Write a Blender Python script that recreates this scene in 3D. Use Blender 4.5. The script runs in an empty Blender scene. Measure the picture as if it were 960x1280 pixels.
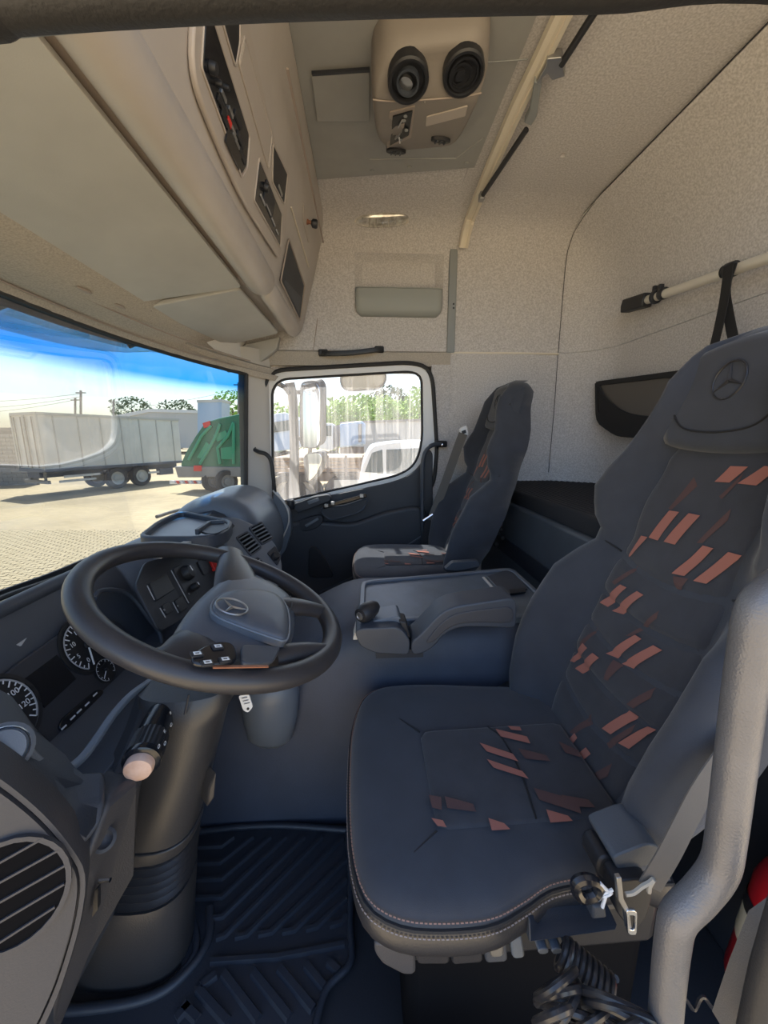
import bpy, bmesh, math, random
from mathutils import Vector, Matrix
random.seed(7)
sc = bpy.context.scene
COL = sc.collection
# ---------------------------------------------------------------- camera
F = 480.0
PITCH, YAW = math.radians(11.0), math.radians(3.0)
CAM = Vector((0, 0, 1.05))
FW = Vector((math.sin(YAW) * math.cos(PITCH), math.cos(YAW) * math.cos(PITCH), -math.sin(PITCH)))
RT = Vector((math.cos(YAW), -math.sin(YAW), 0))
UP = RT.cross(FW)
cam = bpy.data.cameras.new('camera')
cam.sensor_fit = 'VERTICAL'
cam.sensor_height = 36.0
cam.lens = 36.0 * F / 1280.0
cam.clip_start = 0.02
cam.clip_end = 500
cam_o = bpy.data.objects.new('camera', cam)
COL.objects.link(cam_o)
cam_o.matrix_world = Matrix(((RT.x, UP.x, -FW.x, CAM.x), (RT.y, UP.y, -FW.y, CAM.y), (RT.z, UP.z, -FW.z, CAM.z), (0, 0, 0, 1)))
sc.camera = cam_o
# ---------------------------------------------------------------- world, sun, exposure
wd = bpy.data.worlds.new('sky')
sc.world = wd
wd.use_nodes = True
wn = wd.node_tree.nodes
wl = wd.node_tree.links
wn.clear()
sky = wn.new('ShaderNodeTexSky')
sky.sky_type = 'NISHITA'
sky.sun_disc = False
sky.sun_elevation = math.radians(60)
sky.sun_rotation = math.radians(-14)
sky.air_density = 1.0
sky.dust_density = 2.2
sky.ozone_density = 1.0
bg = wn.new('ShaderNodeBackground')
bg.inputs['Strength'].default_value = 0.26
wo = wn.new('ShaderNodeOutputWorld')
wl.new(sky.outputs[0], bg.inputs[0])
wl.new(bg.outputs[0], wo.inputs[0])
sun = bpy.data.lights.new('sun', 'SUN')
sun.energy = 10.0
sun.angle = math.radians(0.6)
sun.color = (1.0, 0.96, 0.90)
sun_o = bpy.data.objects.new('sun', sun)
COL.objects.link(sun_o)
SUN_DIR = Vector((-0.16, 0.48, 0.90)).normalized()
sun_o.rotation_euler = SUN_DIR.to_track_quat('Z', 'Y').to_euler()
sun_o.location = (-10, 15, 25)
vs = sc.view_settings
vs.view_transform = 'Standard'
vs.look = 'None'
vs.exposure = 1.15
vs.gamma = 1.0
vs.use_curve_mapping = False
sc.cycles.max_bounces = 12
sc.cycles.diffuse_bounces = 6
sc.cycles.transparent_max_bounces = 12
sc.cycles.sample_clamp_indirect = 8.0
sc.cycles.caustics_reflective = False
sc.cycles.caustics_refractive = False
sc.cycles.use_denoising = True

# ---------------------------------------------------------------- helpers
def P(px, py, X=None, Y=None, Z=None, pl=None):
    """a point of the cab seen at a place of the photograph, at a known distance"""
    d = FW + RT * ((px - 480.0) / F) + UP * ((640.0 - py) / F)
    if pl is not None:
        o, n = pl
        t = (o - CAM).dot(n) / d.dot(n)
    elif X is not None:
        t = (X - CAM.x) / d.x
    elif Y is not None:
        t = (Y - CAM.y) / d.y
    else:
        t = (Z - CAM.z) / d.z
    return CAM + d * t

V = lambda *a: Vector(a)

def lerp_tab(tab, x):
    if x <= tab[0][0]:
        return tab[0][1]
    for (a, fa), (b, fb) in zip(tab, tab[1:]):
        if x <= b:
            t = (x - a) / (b - a)
            t = t * t * (3 - 2 * t) * 0.5 + t * 0.5
            return fa + (fb - fa) * t
    return tab[-1][1]

def cr(pts, n=6, closed=False):
    """Catmull-Rom through points"""
    pts = [Vector(p) for p in pts]
    N = len(pts)
    out = []
    rng = range(N) if closed else range(N - 1)
    for i in rng:
        if closed:
            a, b, c, d = pts[(i - 1) % N], pts[i], pts[(i + 1) % N], pts[(i + 2) % N]
        else:
            b, c = pts[i], pts[i + 1]
            a = pts[i - 1] if i else b * 2 - c
            d = pts[i + 2] if i + 2 < N else c * 2 - b
        for k in range(n):
            t = k / n
            out.append(0.5 * ((2 * b) + (c - a) * t + (2 * a - 5 * b + 4 * c - d) * t * t + (3 * b - a - 3 * c + d) * t ** 3))
    if not closed:
        out.append(pts[-1])
    return out

def rpoly(pts, r, n=4):
    """polygon with rounded corners; r a number or a list"""
    pts = [Vector(p) for p in pts]
    N = len(pts)
    out = []
    for i in range(N):
        a, b, c = pts[i - 1], pts[i], pts[(i + 1) % N]
        rr = r[i] if isinstance(r, (list, tuple)) else r
        e1, e2 = a - b, c - b
        r1 = min(rr, e1.length * 0.48)
        r2 = min(rr, e2.length * 0.48)
        p1, p2 = b + e1.normalized() * r1, b + e2.normalized() * r2
        for k in range(n + 1):
            t = k / n
            out.append(p1 * (1 - t) ** 2 + b * 2 * t * (1 - t) + p2 * t * t)
    return out

def resample(loop, n, closed=True):
    pts = [Vector(p) for p in loop]
    if closed:
        pts = pts + [pts[0]]
    L = [0]
    for a, b in zip(pts, pts[1:]):
        L.append(L[-1] + (b - a).length)
    out = []
    m = n if closed else n - 1
    j = 0
    for k in range(n):
        s = L[-1] * k / m
        while j < len(L) - 2 and L[j + 1] < s:
            j += 1
        seg = L[j + 1] - L[j]
        t = 0 if seg < 1e-12 else (s - L[j]) / seg
        out.append(pts[j].lerp(pts[j + 1], min(max(t, 0), 1)))
    return out

class G:
    def __init__(s):
        s.v, s.f = [], []
    def add(s, vs, fs):
        o = len(s.v)
        s.v += [Vector(v) for v in vs]
        s.f += [tuple(i + o for i in f) for f in fs]
        return s
    def box(s, c, size, ax=None):
        """ax: three axes (vectors) or None"""
        ax = ax or (V(1, 0, 0), V(0, 1, 0), V(0, 0, 1))
        c = Vector(c)
        h = [q / 2 for q in size]
        vs = [c + ax[0] * (h[0] * i) + ax[1] * (h[1] * j) + ax[2] * (h[2] * k) for i in (-1, 1) for j in (-1, 1) for k in (-1, 1)]
        return s.add(vs, [(0, 1, 3, 2), (4, 6, 7, 5), (0, 4, 5, 1), (2, 3, 7, 6), (0, 2, 6, 4), (1, 5, 7, 3)])
    def span(s, a, b):
        a, b = Vector(a), Vector(b)
        return s.box((a + b) / 2, [abs(b[i] - a[i]) for i in range(3)])
    def prism(s, poly, off):
        poly = [Vector(p) for p in poly]
        n = len(poly)
        off = Vector(off)
        fs = [tuple(range(n))[::-1], tuple(range(n, 2 * n))] + [(i, (i + 1) % n, n + (i + 1) % n, n + i) for i in range(n)]
        return s.add(poly + [p + off for p in poly], fs)
    def loft(s, rings, closed=True, cap0=True, cap1=True):
        n = len(rings[0])
        vs = [p for r in rings for p in r]
        fs = []
        for i in range(len(rings) - 1):
            for j in range(n if closed else n - 1):
                k = (j + 1) % n
                fs.append((i * n + j, i * n + k, (i + 1) * n + k, (i + 1) * n + j))
        if closed and cap0:
            fs.append(tuple(range(n))[::-1])
        if closed and cap1:
            fs.append(tuple(range((len(rings) - 1) * n, len(rings) * n)))
        return s.add(vs, fs)
    def sheet(s, rows, off):
        """open grid of points given a thickness by the vector off (or a function of row, column)"""
        m, n = len(rows), len(rows[0])
        fn = off if callable(off) else (lambda i, j: Vector(off))
        top = [Vector(p) for r in rows for p in r]
        bot = [Vector(rows[i][j]) + fn(i, j) for i in range(m) for j in range(n)]
        fs = []
        N = m * n
        for i in range(m - 1):
            for j in range(n - 1):
                q = (i * n + j, i * n + j + 1, (i + 1) * n + j + 1, (i + 1) * n + j)
                fs.append(q)
                fs.append(tuple(N + k for k in q[::-1]))
        rim = [j for j in range(n)] + [i * n + n - 1 for i in range(1, m)] + [(m - 1) * n + j for j in range(n - 2, -1, -1)] + [i * n for i in range(m - 2, 0, -1)]
        for a, b in zip(rim, rim[1:] + rim[:1]):
            fs.append((b, a, N + a, N + b))
        return s.add(top + bot, fs)
    def sweep(s, path, sec, up=None, closed=False, caps=True, rad=None):
        """sec: 2D section (u, w); u along side, w along up"""
        path = [Vector(p) for p in path]
        n = len(path)
        rings = []
        prev = None
        for i, p in enumerate(path):
            if closed:
                t = path[(i + 1) % n] - path[i - 1]
            else:
                t = path[min(i + 1, n - 1)] - path[max(i - 1, 0)]
            t.normalize()
            if up is not None:
                w = Vector(up) - t * t.dot(Vector(up))
            elif prev is None:
                w = V(0, 0, 1) - t * t.z
                if w.length < 0.05:
                    w = V(0, 1, 0) - t * t.y
            else:
                w = prev - t * t.dot(prev)
            w.normalize()
            prev = w
            u = t.cross(w)
            q = rad[i] if rad else 1.0
            rings.append([p + u * (a * q) + w * (b * q) for a, b in sec])
        if closed:
            rings.append(rings[0])
            return s.loft(rings, True, False, False)
        return s.loft(rings, True, caps, caps)
    def tube(s, path, r, n=10, closed=False, up=None, caps=True):
        rad = r if isinstance(r, (list, tuple)) else None
        rr = 1.0 if rad else r
        sec = [(rr * math.cos(2 * math.pi * k / n), rr * math.sin(2 * math.pi * k / n)) for k in range(n)]
        return s.sweep(path, sec, up, closed, caps, rad)
    def lathe(s, o, axis, prof, n=24, caps=True):
        """prof: list of (radius, height along axis)"""
        o, a = Vector(o), Vector(axis).normalized()
        u = a.orthogonal().normalized()
        w = a.cross(u)
        rings = [[o + a * h + (u * math.cos(2 * math.pi * k / n) + w * math.sin(2 * math.pi * k / n)) * max(r, 1e-5) for k in range(n)] for r, h in prof]
        return s.loft(rings, True, caps, caps)
    def ball(s, c, r, n=12, m=8, sc3=(1, 1, 1)):
        c = Vector(c)
        rings = []
        for i in range(m + 1):
            th = math.pi * i / m
            rr = max(math.sin(th), 1e-3)
            rings.append([c + V(r * rr * math.cos(2 * math.pi * k / n) * sc3[0], r * rr * math.sin(2 * math.pi * k / n) * sc3[1], -r * math.cos(th) * sc3[2]) for k in range(n)])
        return s.loft(rings)
    def frame(s, outer, inner, off):
        """two loops of equal length made into a frame with depth"""
        n = len(outer)
        off = Vector(off)
        vs = [Vector(p) for p in outer] + [Vector(p) for p in inner]
        vs += [p + off for p in vs]
        fs = []
        for i in range(n):
            j = (i + 1) % n
            fs += [(i, j, n + j, n + i), (2 * n + j, 2 * n + i, 3 * n + i, 3 * n + j), (j, i, 2 * n + i, 2 * n + j), (n + i, n + j, 3 * n + j, 3 * n + i)]
        return s.add(vs, fs)
    def build(s, name, mat, parent=None, bevel=0, seg=2, sub=0, ang=40, label=None, kind=None, cat=None, group=None, flat=False):
        if parent is None:
            lo = [min(v[i] for v in s.v) for i in range(3)]
            hi = [max(v[i] for v in s.v) for i in range(3)]
            org = V((lo[0] + hi[0]) / 2, (lo[1] + hi[1]) / 2, lo[2])
        else:
            org = sum(s.v, V(0, 0, 0)) / len(s.v)
        me = bpy.data.meshes.new(name)
        me.from_pydata([v - org for v in s.v], [], s.f)
        bm = bmesh.new()
        bm.from_mesh(me)
        bmesh.ops.remove_doubles(bm, verts=bm.verts, dist=1e-6)
        bmesh.ops.recalc_face_normals(bm, faces=bm.faces)
        bm.to_mesh(me)
        bm.free()
        me.materials.append(M[mat] if isinstance(mat, str) else mat)
        if not flat:
            me.polygons.foreach_set('use_smooth', [True] * len(me.polygons))
            me.set_sharp_from_angle(angle=math.radians(ang))
        o = bpy.data.objects.new(name, me)
        COL.objects.link(o)
        setup(o, org, parent, label, cat, group, kind)
        if bevel:
            b = o.modifiers.new('bevel', 'BEVEL')
            b.width = bevel
            b.segments = seg
            b.limit_method = 'ANGLE'
            b.angle_limit = math.radians(35)
            b.harden_normals = False
        if sub:
            m = o.modifiers.new('sub', 'SUBSURF')
            m.levels = sub
            m.render_levels = sub
        return o

WORG = {}
def setup(o, org, parent, label=None, cat=None, group=None, kind=None):
    WORG[o.name] = Vector(org)
    if parent is not None:
        o.parent = parent
        o.location = Vector(org) - WORG[parent.name]
    else:
        o.location = org
    if label:
        o['label'] = label
    if cat:
        o['category'] = cat
    if group:
        o['group'] = group
    if kind:
        o['kind'] = kind
    return o

def thing(name, loc, label, cat, group=None, kind=None, parent=None):
    o = bpy.data.objects.new(name, None)
    o.empty_display_size = 0.05
    COL.objects.link(o)
    return setup(o, Vector(loc), parent, label, cat, group, kind)

def dup(src, shift, parent=None, label=None):
    """copy of an object with its mesh shared"""
    o = src.copy()
    COL.objects.link(o)
    setup(o, WORG[src.name] + Vector(shift), parent, label)
    return o

# ---------------------------------------------------------------- materials
M = {}
def mat(name, col, rough=0.6, metal=0.0, bump=0.0, bscale=400.0, var=0.0, vscale=8.0, col2=None, spec=0.5, sheen=0.0, coat=0.0, vdetail=3.0, bdist=0.001):
    m = bpy.data.materials.new(name)
    m.use_nodes = True
    nt = m.node_tree
    b = nt.nodes['Principled BSDF']
    b.inputs['Base Color'].default_value = (*col, 1)
    b.inputs['Roughness'].default_value = rough
    b.inputs['Metallic'].default_value = metal
    b.inputs['Specular IOR Level'].default_value = spec
    if sheen:
        b.inputs['Sheen Weight'].default_value = sheen
        b.inputs['Sheen Roughness'].default_value = 0.5
    if coat:
        b.inputs['Coat Weight'].default_value = coat
        b.inputs['Coat Roughness'].default_value = 0.1
    tc = nt.nodes.new('ShaderNodeTexCoord')
    if var or col2:
        n = nt.nodes.new('ShaderNodeTexNoise')
        n.inputs['Scale'].default_value = vscale
        n.inputs['Detail'].default_value = vdetail
        n.inputs['Roughness'].default_value = 0.6
        nt.links.new(tc.outputs['Object'], n.inputs['Vector'])
        mx = nt.nodes.new('ShaderNodeMix')
        mx.data_type = 'RGBA'
        c2 = col2 or tuple(max(0, c * (1 - var)) for c in col)
        c1 = col if col2 else tuple(min(1, c * (1 + var)) for c in col)
        mx.inputs[6].default_value = (*c1, 1)
        mx.inputs[7].default_value = (*c2, 1)
        rp = nt.nodes.new('ShaderNodeMapRange')
        rp.inputs['From Min'].default_value = 0.35
        rp.inputs['From Max'].default_value = 0.65
        nt.links.new(n.outputs['Fac'], rp.inputs['Value'])
        nt.links.new(rp.outputs[0], mx.inputs[0])
        nt.links.new(mx.outputs[2], b.inputs['Base Color'])
    if bump:
        n2 = nt.nodes.new('ShaderNodeTexNoise')
        n2.inputs['Scale'].default_value = bscale
        n2.inputs['Detail'].default_value = 2
        nt.links.new(tc.outputs['Object'], n2.inputs['Vector'])
        bp = nt.nodes.new('ShaderNodeBump')
        bp.inputs['Strength'].default_value = bump
        bp.inputs['Distance'].default_value = bdist
        nt.links.new(n2.outputs['Fac'], bp.inputs['Height'])
        nt.links.new(bp.outputs[0], b.inputs['Normal'])
    M[name] = m
    return m

def emit(name, col, st=1.0):
    m = mat(name, col, 0.5)
    b = m.node_tree.nodes['Principled BSDF']
    b.inputs['Emission Color'].default_value = (*col, 1)
    b.inputs['Emission Strength'].default_value = st
    return m

mat('headliner', (0.645, 0.625, 0.625), 0.95, bump=0.35, bscale=260, col2=(0.46, 0.445, 0.445), vscale=150, vdetail=2, spec=0.1)
mat('headliner_dusty', (0.51, 0.47, 0.42), 0.95, bump=0.35, bscale=260, col2=(0.40, 0.365, 0.325), vscale=200, vdetail=2, spec=0.1)
mat('roof_plastic', (0.32, 0.325, 0.32), 0.62, bump=0.2, bscale=350, var=0.05, vscale=6)
mat('console_beige', (0.48, 0.44, 0.41), 0.42, bump=0.15, bscale=420, var=0.05, vscale=5)
mat('console_pink', (0.36, 0.30, 0.26), 0.5, bump=0.15, bscale=420)
mat('bezel_taupe', (0.46, 0.41, 0.37), 0.38, bump=0.1, bscale=420)
mat('visor_grey', (0.46, 0.46, 0.45), 0.6, bump=0.25, bscale=300, var=0.05, vscale=5)
mat('cream_plastic', (0.72, 0.66, 0.55), 0.45)
mat('grey_plastic', (0.26, 0.28, 0.29), 0.55, bump=0.1, bscale=400)
mat('pocket_grey', (0.32, 0.34, 0.33), 0.55, bump=0.1, bscale=400)
mat('black_plastic', (0.018, 0.019, 0.023), 0.45, bump=0.1, bscale=500)
mat('black_gloss', (0.012, 0.013, 0.017), 0.18)
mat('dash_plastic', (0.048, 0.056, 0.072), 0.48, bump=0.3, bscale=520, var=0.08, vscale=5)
mat('dash_light', (0.125, 0.145, 0.175), 0.38, bump=0.25, bscale=520, var=0.05, vscale=6)  # paler dash tone, daylight on dome and tray put into the colour
mat('dash_dark', (0.022, 0.025, 0.033), 0.5, bump=0.25, bscale=520)
mat('cluster_face', (0.030, 0.032, 0.040), 0.6)
mat('dial_black', (0.012, 0.012, 0.014), 0.5)
mat('screen_black', (0.010, 0.010, 0.012), 0.25)
mat('print_white', (0.75, 0.77, 0.80), 0.6)
mat('print_grey', (0.38, 0.39, 0.41), 0.6)
mat('kick_grey', (0.046, 0.047, 0.055), 0.55, bump=0.35, bscale=380, var=0.06, vscale=7)
mat('column_grey', (0.037, 0.037, 0.040), 0.36, bump=0.3, bscale=420, var=0.06, vscale=6)
mat('wheel_rubber', (0.034, 0.033, 0.037), 0.38, bump=0.2, bscale=600, var=0.1, vscale=9)
mat('wheel_pad', (0.082, 0.094, 0.116), 0.40, bump=0.3, bscale=500)  # sky reflection on the hub put into this paler bluish colour
mat('tunnel_vinyl', (0.042, 0.052, 0.078), 0.55, bump=0.3, bscale=260, var=0.12, vscale=6)
mat('tunnel_top', (0.11, 0.135, 0.17), 0.42, bump=0.3, bscale=300, var=0.12, vscale=9)  # bluish sky sheen of the tray put into the base colour
mat('rubber_mat', (0.026, 0.031, 0.043), 0.48, bump=0.2, bscale=300)
mat('floor_dark', (0.016, 0.018, 0.024), 0.75, bump=0.3, bscale=300)
mat('seat_fabric', (0.045, 0.050, 0.063), 0.85, bump=0.4, bscale=900, var=0.08, vscale=12, sheen=0.25, spec=0.2)
mat('seat_insert', (0.045, 0.047, 0.056), 0.9, bump=0.4, bscale=900, var=0.1, vscale=14, sheen=0.25, spec=0.2)
mat('seat_leather', (0.030, 0.030, 0.034), 0.36, bump=0.3, bscale=350)
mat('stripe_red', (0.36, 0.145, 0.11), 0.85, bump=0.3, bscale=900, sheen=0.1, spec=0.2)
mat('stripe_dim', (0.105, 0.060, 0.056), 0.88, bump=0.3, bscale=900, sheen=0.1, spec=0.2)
mat('thread', (0.26, 0.22, 0.21), 0.8)
mat('thread_red', (0.28, 0.17, 0.14), 0.8)
mat('belt_grey', (0.13, 0.12, 0.11), 0.8, bump=0.3, bscale=700)
mat('black_webbing', (0.016, 0.016, 0.018), 0.8, bump=0.3, bscale=700)
mat('chrome', (0.75, 0.75, 0.77), 0.22, metal=1.0)
mat('steel_grey', (0.40, 0.40, 0.40), 0.38, metal=0.9)
mat('rail_silver', (0.15, 0.15, 0.16), 0.42, metal=0.3, bump=0.6, bscale=500, var=0.06, vscale=20)
mat('aluminium_white', (0.72, 0.69, 0.62), 0.35, metal=0.15)
mat('door_white', (0.80, 0.80, 0.80), 0.4)
mat('unit_taupe', (0.25, 0.225, 0.205), 0.5, bump=0.15, bscale=420)
mat('shade_black', (0.005, 0.005, 0.006), 0.95, spec=0.1)  # near-black that paints shade on vent faces and the seat plinth
mat('seal_rubber', (0.022, 0.022, 0.024), 0.6, bump=0.4, bscale=400)
mat('door_panel', (0.034, 0.037, 0.046), 0.52, bump=0.25, bscale=420, var=0.08, vscale=5)
mat('pillar_grey', (0.58, 0.56, 0.53), 0.6, bump=0.2, bscale=350)
mat('bunk_panel', (0.075, 0.085, 0.10), 0.5, bump=0.25, bscale=420, var=0.08, vscale=6)
mat('net_black', (0.020, 0.020, 0.022), 0.85)
mat('mattress', (0.018, 0.019, 0.024), 0.85, bump=0.5, bscale=300)
mat('rubber_tan', (0.55, 0.36, 0.27), 0.5, bump=0.3, bscale=250, col2=(0.62, 0.45, 0.38), vscale=60)
mat('cable_black', (0.028, 0.028, 0.032), 0.3)
mat('cable_pale', (0.45, 0.42, 0.36), 0.5)
mat('red_paint', (0.42, 0.012, 0.02), 0.3, coat=0.3)
mat('red_button', (0.65, 0.03, 0.02), 0.35)
mat('label_cream', (0.70, 0.66, 0.52), 0.5)
mat('key_white', (0.75, 0.76, 0.78), 0.5)
mat('lens_clear', (0.75, 0.72, 0.66), 0.12, metal=0.5, var=0.35, vscale=28)
mat('lens_shell', (0.62, 0.57, 0.50), 0.35)
mat('copper', (0.35, 0.16, 0.10), 0.4, metal=0.6)
# ---------------------------------------------------------------- glass materials
def glass(name, tint, refl=0.6, band=None, dirt=None):
    m = bpy.data.materials.new(name)
    m.use_nodes = True
    nt = m.node_tree
    nt.nodes.clear()
    L = nt.links.new
    out = nt.nodes.new('ShaderNodeOutputMaterial')
    tr = nt.nodes.new('ShaderNodeBsdfTransparent')
    tr.inputs[0].default_value = (*tint, 1)
    gl = nt.nodes.new('ShaderNodeBsdfGlossy')
    gl.inputs['Roughness'].default_value = 0.02
    fr = nt.nodes.new('ShaderNodeFresnel')
    fr.inputs[0].default_value = 1.45
    mu = nt.nodes.new('ShaderNodeMath')
    mu.operation = 'MULTIPLY'
    mu.inputs[1].default_value = refl
    L(fr.outputs[0], mu.inputs[0])
    mix = nt.nodes.new('ShaderNodeMixShader')
    L(mu.outputs[0], mix.inputs[0])
    L(tr.outputs[0], mix.inputs[1])
    L(gl.outputs[0], mix.inputs[2])
    last = mix
    tc = nt.nodes.new('ShaderNodeTexCoord')
    if band:
        z0, z1, cols = band
        sx = nt.nodes.new('ShaderNodeSeparateXYZ')
        L(tc.outputs['Object'], sx.inputs[0])
        mr = nt.nodes.new('ShaderNodeMapRange')
        mr.inputs['From Min'].default_value = z0
        mr.inputs['From Max'].default_value = z1
        L(sx.outputs['Z'], mr.inputs['Value'])
        rp = nt.nodes.new('ShaderNodeValToRGB')
        while len(rp.color_ramp.elements) < len(cols):
            rp.color_ramp.elements.new(0.5)
        for e, (p, c) in zip(rp.color_ramp.elements, cols):
            e.position = p
            e.color = (*c, 1)
        L(mr.outputs[0], rp.inputs[0])
        L(rp.outputs[0], tr.inputs[0])
    if dirt:
        amt, sc3 = dirt
        mp = nt.nodes.new('ShaderNodeMapping')
        mp.inputs['Scale'].default_value = sc3
        L(tc.outputs['Object'], mp.inputs[0])
        n = nt.nodes.new('ShaderNodeTexNoise')
        n.inputs['Scale'].default_value = 1.0
        n.inputs['Detail'].default_value = 5
        L(mp.outputs[0], n.inputs['Vector'])
        mr2 = nt.nodes.new('ShaderNodeMapRange')
        mr2.inputs['From Min'].default_value = 0.35
        mr2.inputs['From Max'].default_value = 0.8
        mr2.inputs['To Min'].default_value = amt * 0.25
        mr2.inputs['To Max'].default_value = amt
        L(n.outputs['Fac'], mr2.inputs['Value'])
        df = nt.nodes.new('ShaderNodeBsdfTranslucent')
        df.inputs[0].default_value = (0.8, 0.78, 0.75, 1)
        m2 = nt.nodes.new('ShaderNodeMixShader')
        L(mr2.outputs[0], m2.inputs[0])
        L(mix.outputs[0], m2.inputs[1])
        L(df.outputs[0], m2.inputs[2])
        last = m2
    L(last.outputs[0], out.inputs[0])
    M[name] = m
    return m

WS_Z0 = 0.70
glass('windshield_glass', (0.33, 0.365, 0.37), 0.22, band=(1.22 - WS_Z0, 1.38 - WS_Z0, [(0.0, (0.33, 0.365, 0.37)), (0.25, (0.24, 0.36, 0.43)), (0.52, (0.005, 0.125, 0.36)), (1.0, (0.035, 0.14, 0.27))]), dirt=(0.03, (9, 9, 1.5)))
glass('door_glass', (0.46, 0.475, 0.475), 0.4, dirt=(0.2, (60, 60, 2.0)))

# ---------------------------------------------------------------- the cab shell
YS, YN = 2.20, 0.20         # passenger side wall, driver side door plane
XR = 1.30                   # rear wall
# floor
g = G()
g.span((-0.75, YN, -0.03), (1.30, YS, 0.0))
floor = g.build('floor', 'floor_dark', kind='structure', label='dark cab floor under the seats and floor mat')

# ceiling: fabric roof lining behind the rail
def side_y(z):
    return lerp_tab([(1.95, 2.20), (2.03, 2.18), (2.09, 2.13), (2.12, 2.06), (2.13, 1.95)], z)
def rear_x(z):
    return lerp_tab([(1.55, 1.30), (1.75, 1.29), (1.9, 1.25), (2.02, 1.18), (2.10, 1.085), (2.13, 1.06)], z)
ZP = [1.95, 1.99, 2.03, 2.06, 2.09, 2.105, 2.12, 2.13]
g = G()
rows = []
for X in (0.44, 0.6, 0.8, 1.0, 1.10):
    rows.append([V(X, y, 2.131) for y in (1.96, 1.5, 1.0, 0.6, YN)])
g.sheet(rows, (0, 0, 0.03))
ceiling = g.build('ceiling', 'headliner', kind='structure', label='beige speckled fabric roof lining behind the cream rail')
# dimple in the lining
q = P(704, 193, Z=2.13)
G().lathe(q + V(0, 0, 0.006), (0, 0, -1), [(0.004, 0), (0.004, 0.004), (0.009, 0.006), (0.011, 0.009)], 16, False).build('lining_clip', 'headliner', ceiling)
# front roof panel in grey plastic
RP_FAR = P(395, 225, Z=2.125).y
g = G()
a, b = P(395, 226, Z=2.125), P(588, 209, Z=2.125)
rows = []
for k in range(6):
    t = k / 5
    rows.append([V(-0.24 + 0.70 * t, y, 2.124) for y in (a.y + (b.y - a.y) * t, 1.5, 1.0, 0.6, YN)])
g.sheet(rows, (0, 0, 0.03))
rpan = g.build('trim_1', 'roof_plastic', kind='structure', label='smooth grey plastic roof panel around the air unit')
g = G()
for px, py in ((465, 213), (512, 208), (583, 203)):
    q = P(px, py, Z=2.125)
    G().lathe(q + V(0, 0, 0.004), (0, 0, -1), [(0.003, 0), (0.006, 0.001), (0.009, 0.006), (0.008, 0.008), (0.004, 0.0085)], 14).build('screw_cap', 'roof_plastic', rpan)
# raised flap and seams on the roof panel
fl = [P(389, 92, Z=2.12), P(462, 88, Z=2.12), P(462, 150, Z=2.12), P(396, 150, Z=2.12)]
G().prism(fl, (0, 0, -0.006)).build('panel_flap', 'roof_plastic', rpan, bevel=0.003)
G().sweep([P(390, 92, Z=2.117), P(462, 87, Z=2.117)], [(-.004, -.004), (.004, -.004), (.004, .004), (-.004, .004)]).build('flap_gap', 'dash_dark', rpan)
G().tube([P(608, 78, Z=2.124), P(660, 74, Z=2.124)], 0.0018, 6).build('panel_seam', 'grey_plastic', rpan)
G().tube([P(462, 199, Z=2.124), P(570, 198, Z=2.124), P(605, 172, Z=2.124)], 0.003, 6).build('panel_seam', 'roof_plastic', rpan)

# passenger side wall lining (upper)
NY = 12
def wall_rows(x0, x1, nx, zlo):
    rows = []
    zs = [zlo, zlo + (1.9 - zlo) * 0.33, zlo + (1.9 - zlo) * 0.66, 1.9] + ZP
    for i in range(nx + 1):
        X = x0 + (x1 - x0) * i / nx
        r = [V(X, side_y(z), z) for z in zs]
        rows.append(r + [V(X, 1.74, 2.140)])
    return rows
wall = thing('wall_right', (0.2, YS, 1.45), 'beige fabric side wall above the passenger door', None, kind='structure')
PK = (P(443, 316, Y=YS), P(553, 395, Y=YS))      # recess corners
pz0, pz1 = PK[1].z + 0.05, PK[0].z
px0, px1 = PK[0].x, PK[1].x
zb = 1.50
# upper wall made in pieces around the pocket recess
for (xa, xb, za, zc) in ((-0.72, px0, None, None), (px1, 0.462, None, None)):
    G().sheet(wall_rows(xa, xb, 4, zb), (0, 0.03, 0.01)).build('lining', 'headliner', wall)
rows = []
for i in range(5):
    X = px0 + (px1 - px0) * i / 4
    rows.append([V(X, YS, z) for z in (zb, 1.56, pz0)])
G().sheet(rows, (0, 0.03, 0)).build('lining', 'headliner', wall)
rows = []
for i in range(5):
    X = px0 + (px1 - px0) * i / 4
    rows.append([V(X, side_y(z), z) for z in [pz1] + [q for q in ZP if q > pz1 + .005]] + [V(X, 1.74, 2.140)])
G().sheet(rows, (0, 0.03, 0.01)).build('lining', 'headliner', wall)
# recess: scooped back
rows = []
for i in range(13):
    u = i / 12
    X = px0 + (px1 - px0) * u
    edge = min(u, 1 - u)
    r = []
    for j in range(11):
        w = j / 10
        e = min(edge / 0.10, (1 - w) / 0.22, 1.0)
        dep = 0.042 * math.sin(math.pi / 2 * max(0, min(1, e)))
        r.append(V(X, side_y(pz0 + (pz1 - pz0) * w) + dep, pz0 + (pz1 - pz0) * w))
    rows.append(r)
G().sheet(rows, (0, 0.012, 0)).build('pocket_recess', 'headliner', wall)
# rear part of the side wall, above and below the moulding line
G().sheet(wall_rows(0.462, 1.08, 5, 1.505), (0, 0.03, 0.01)).build('lining', 'headliner', wall)
rows = []
for X in (0.478, 0.52, 0.7, 0.9, 1.08):
    rows.append([V(X, YS - (0.012 if 0.5 < X < 1 else 0.0), z) for z in (0.0, 0.5, 0.9, 1.2, 1.40, 1.497)])
G().sheet(rows, (0, 0.03, 0)).build('lower_lining', 'headliner', wall)
g = G()
g.sweep([V(0.46, YS - 0.004, 1.502), V(0.8, YS - 0.008, 1.502), V(1.08, YS - 0.004, 1.502)], [(-.006, -.005), (.006, -.005), (.006, .005), (-.006, .005)], up=(0, 0, 1))
g.build('seam_moulding', 'cream_plastic', wall, bevel=0.002)
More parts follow.
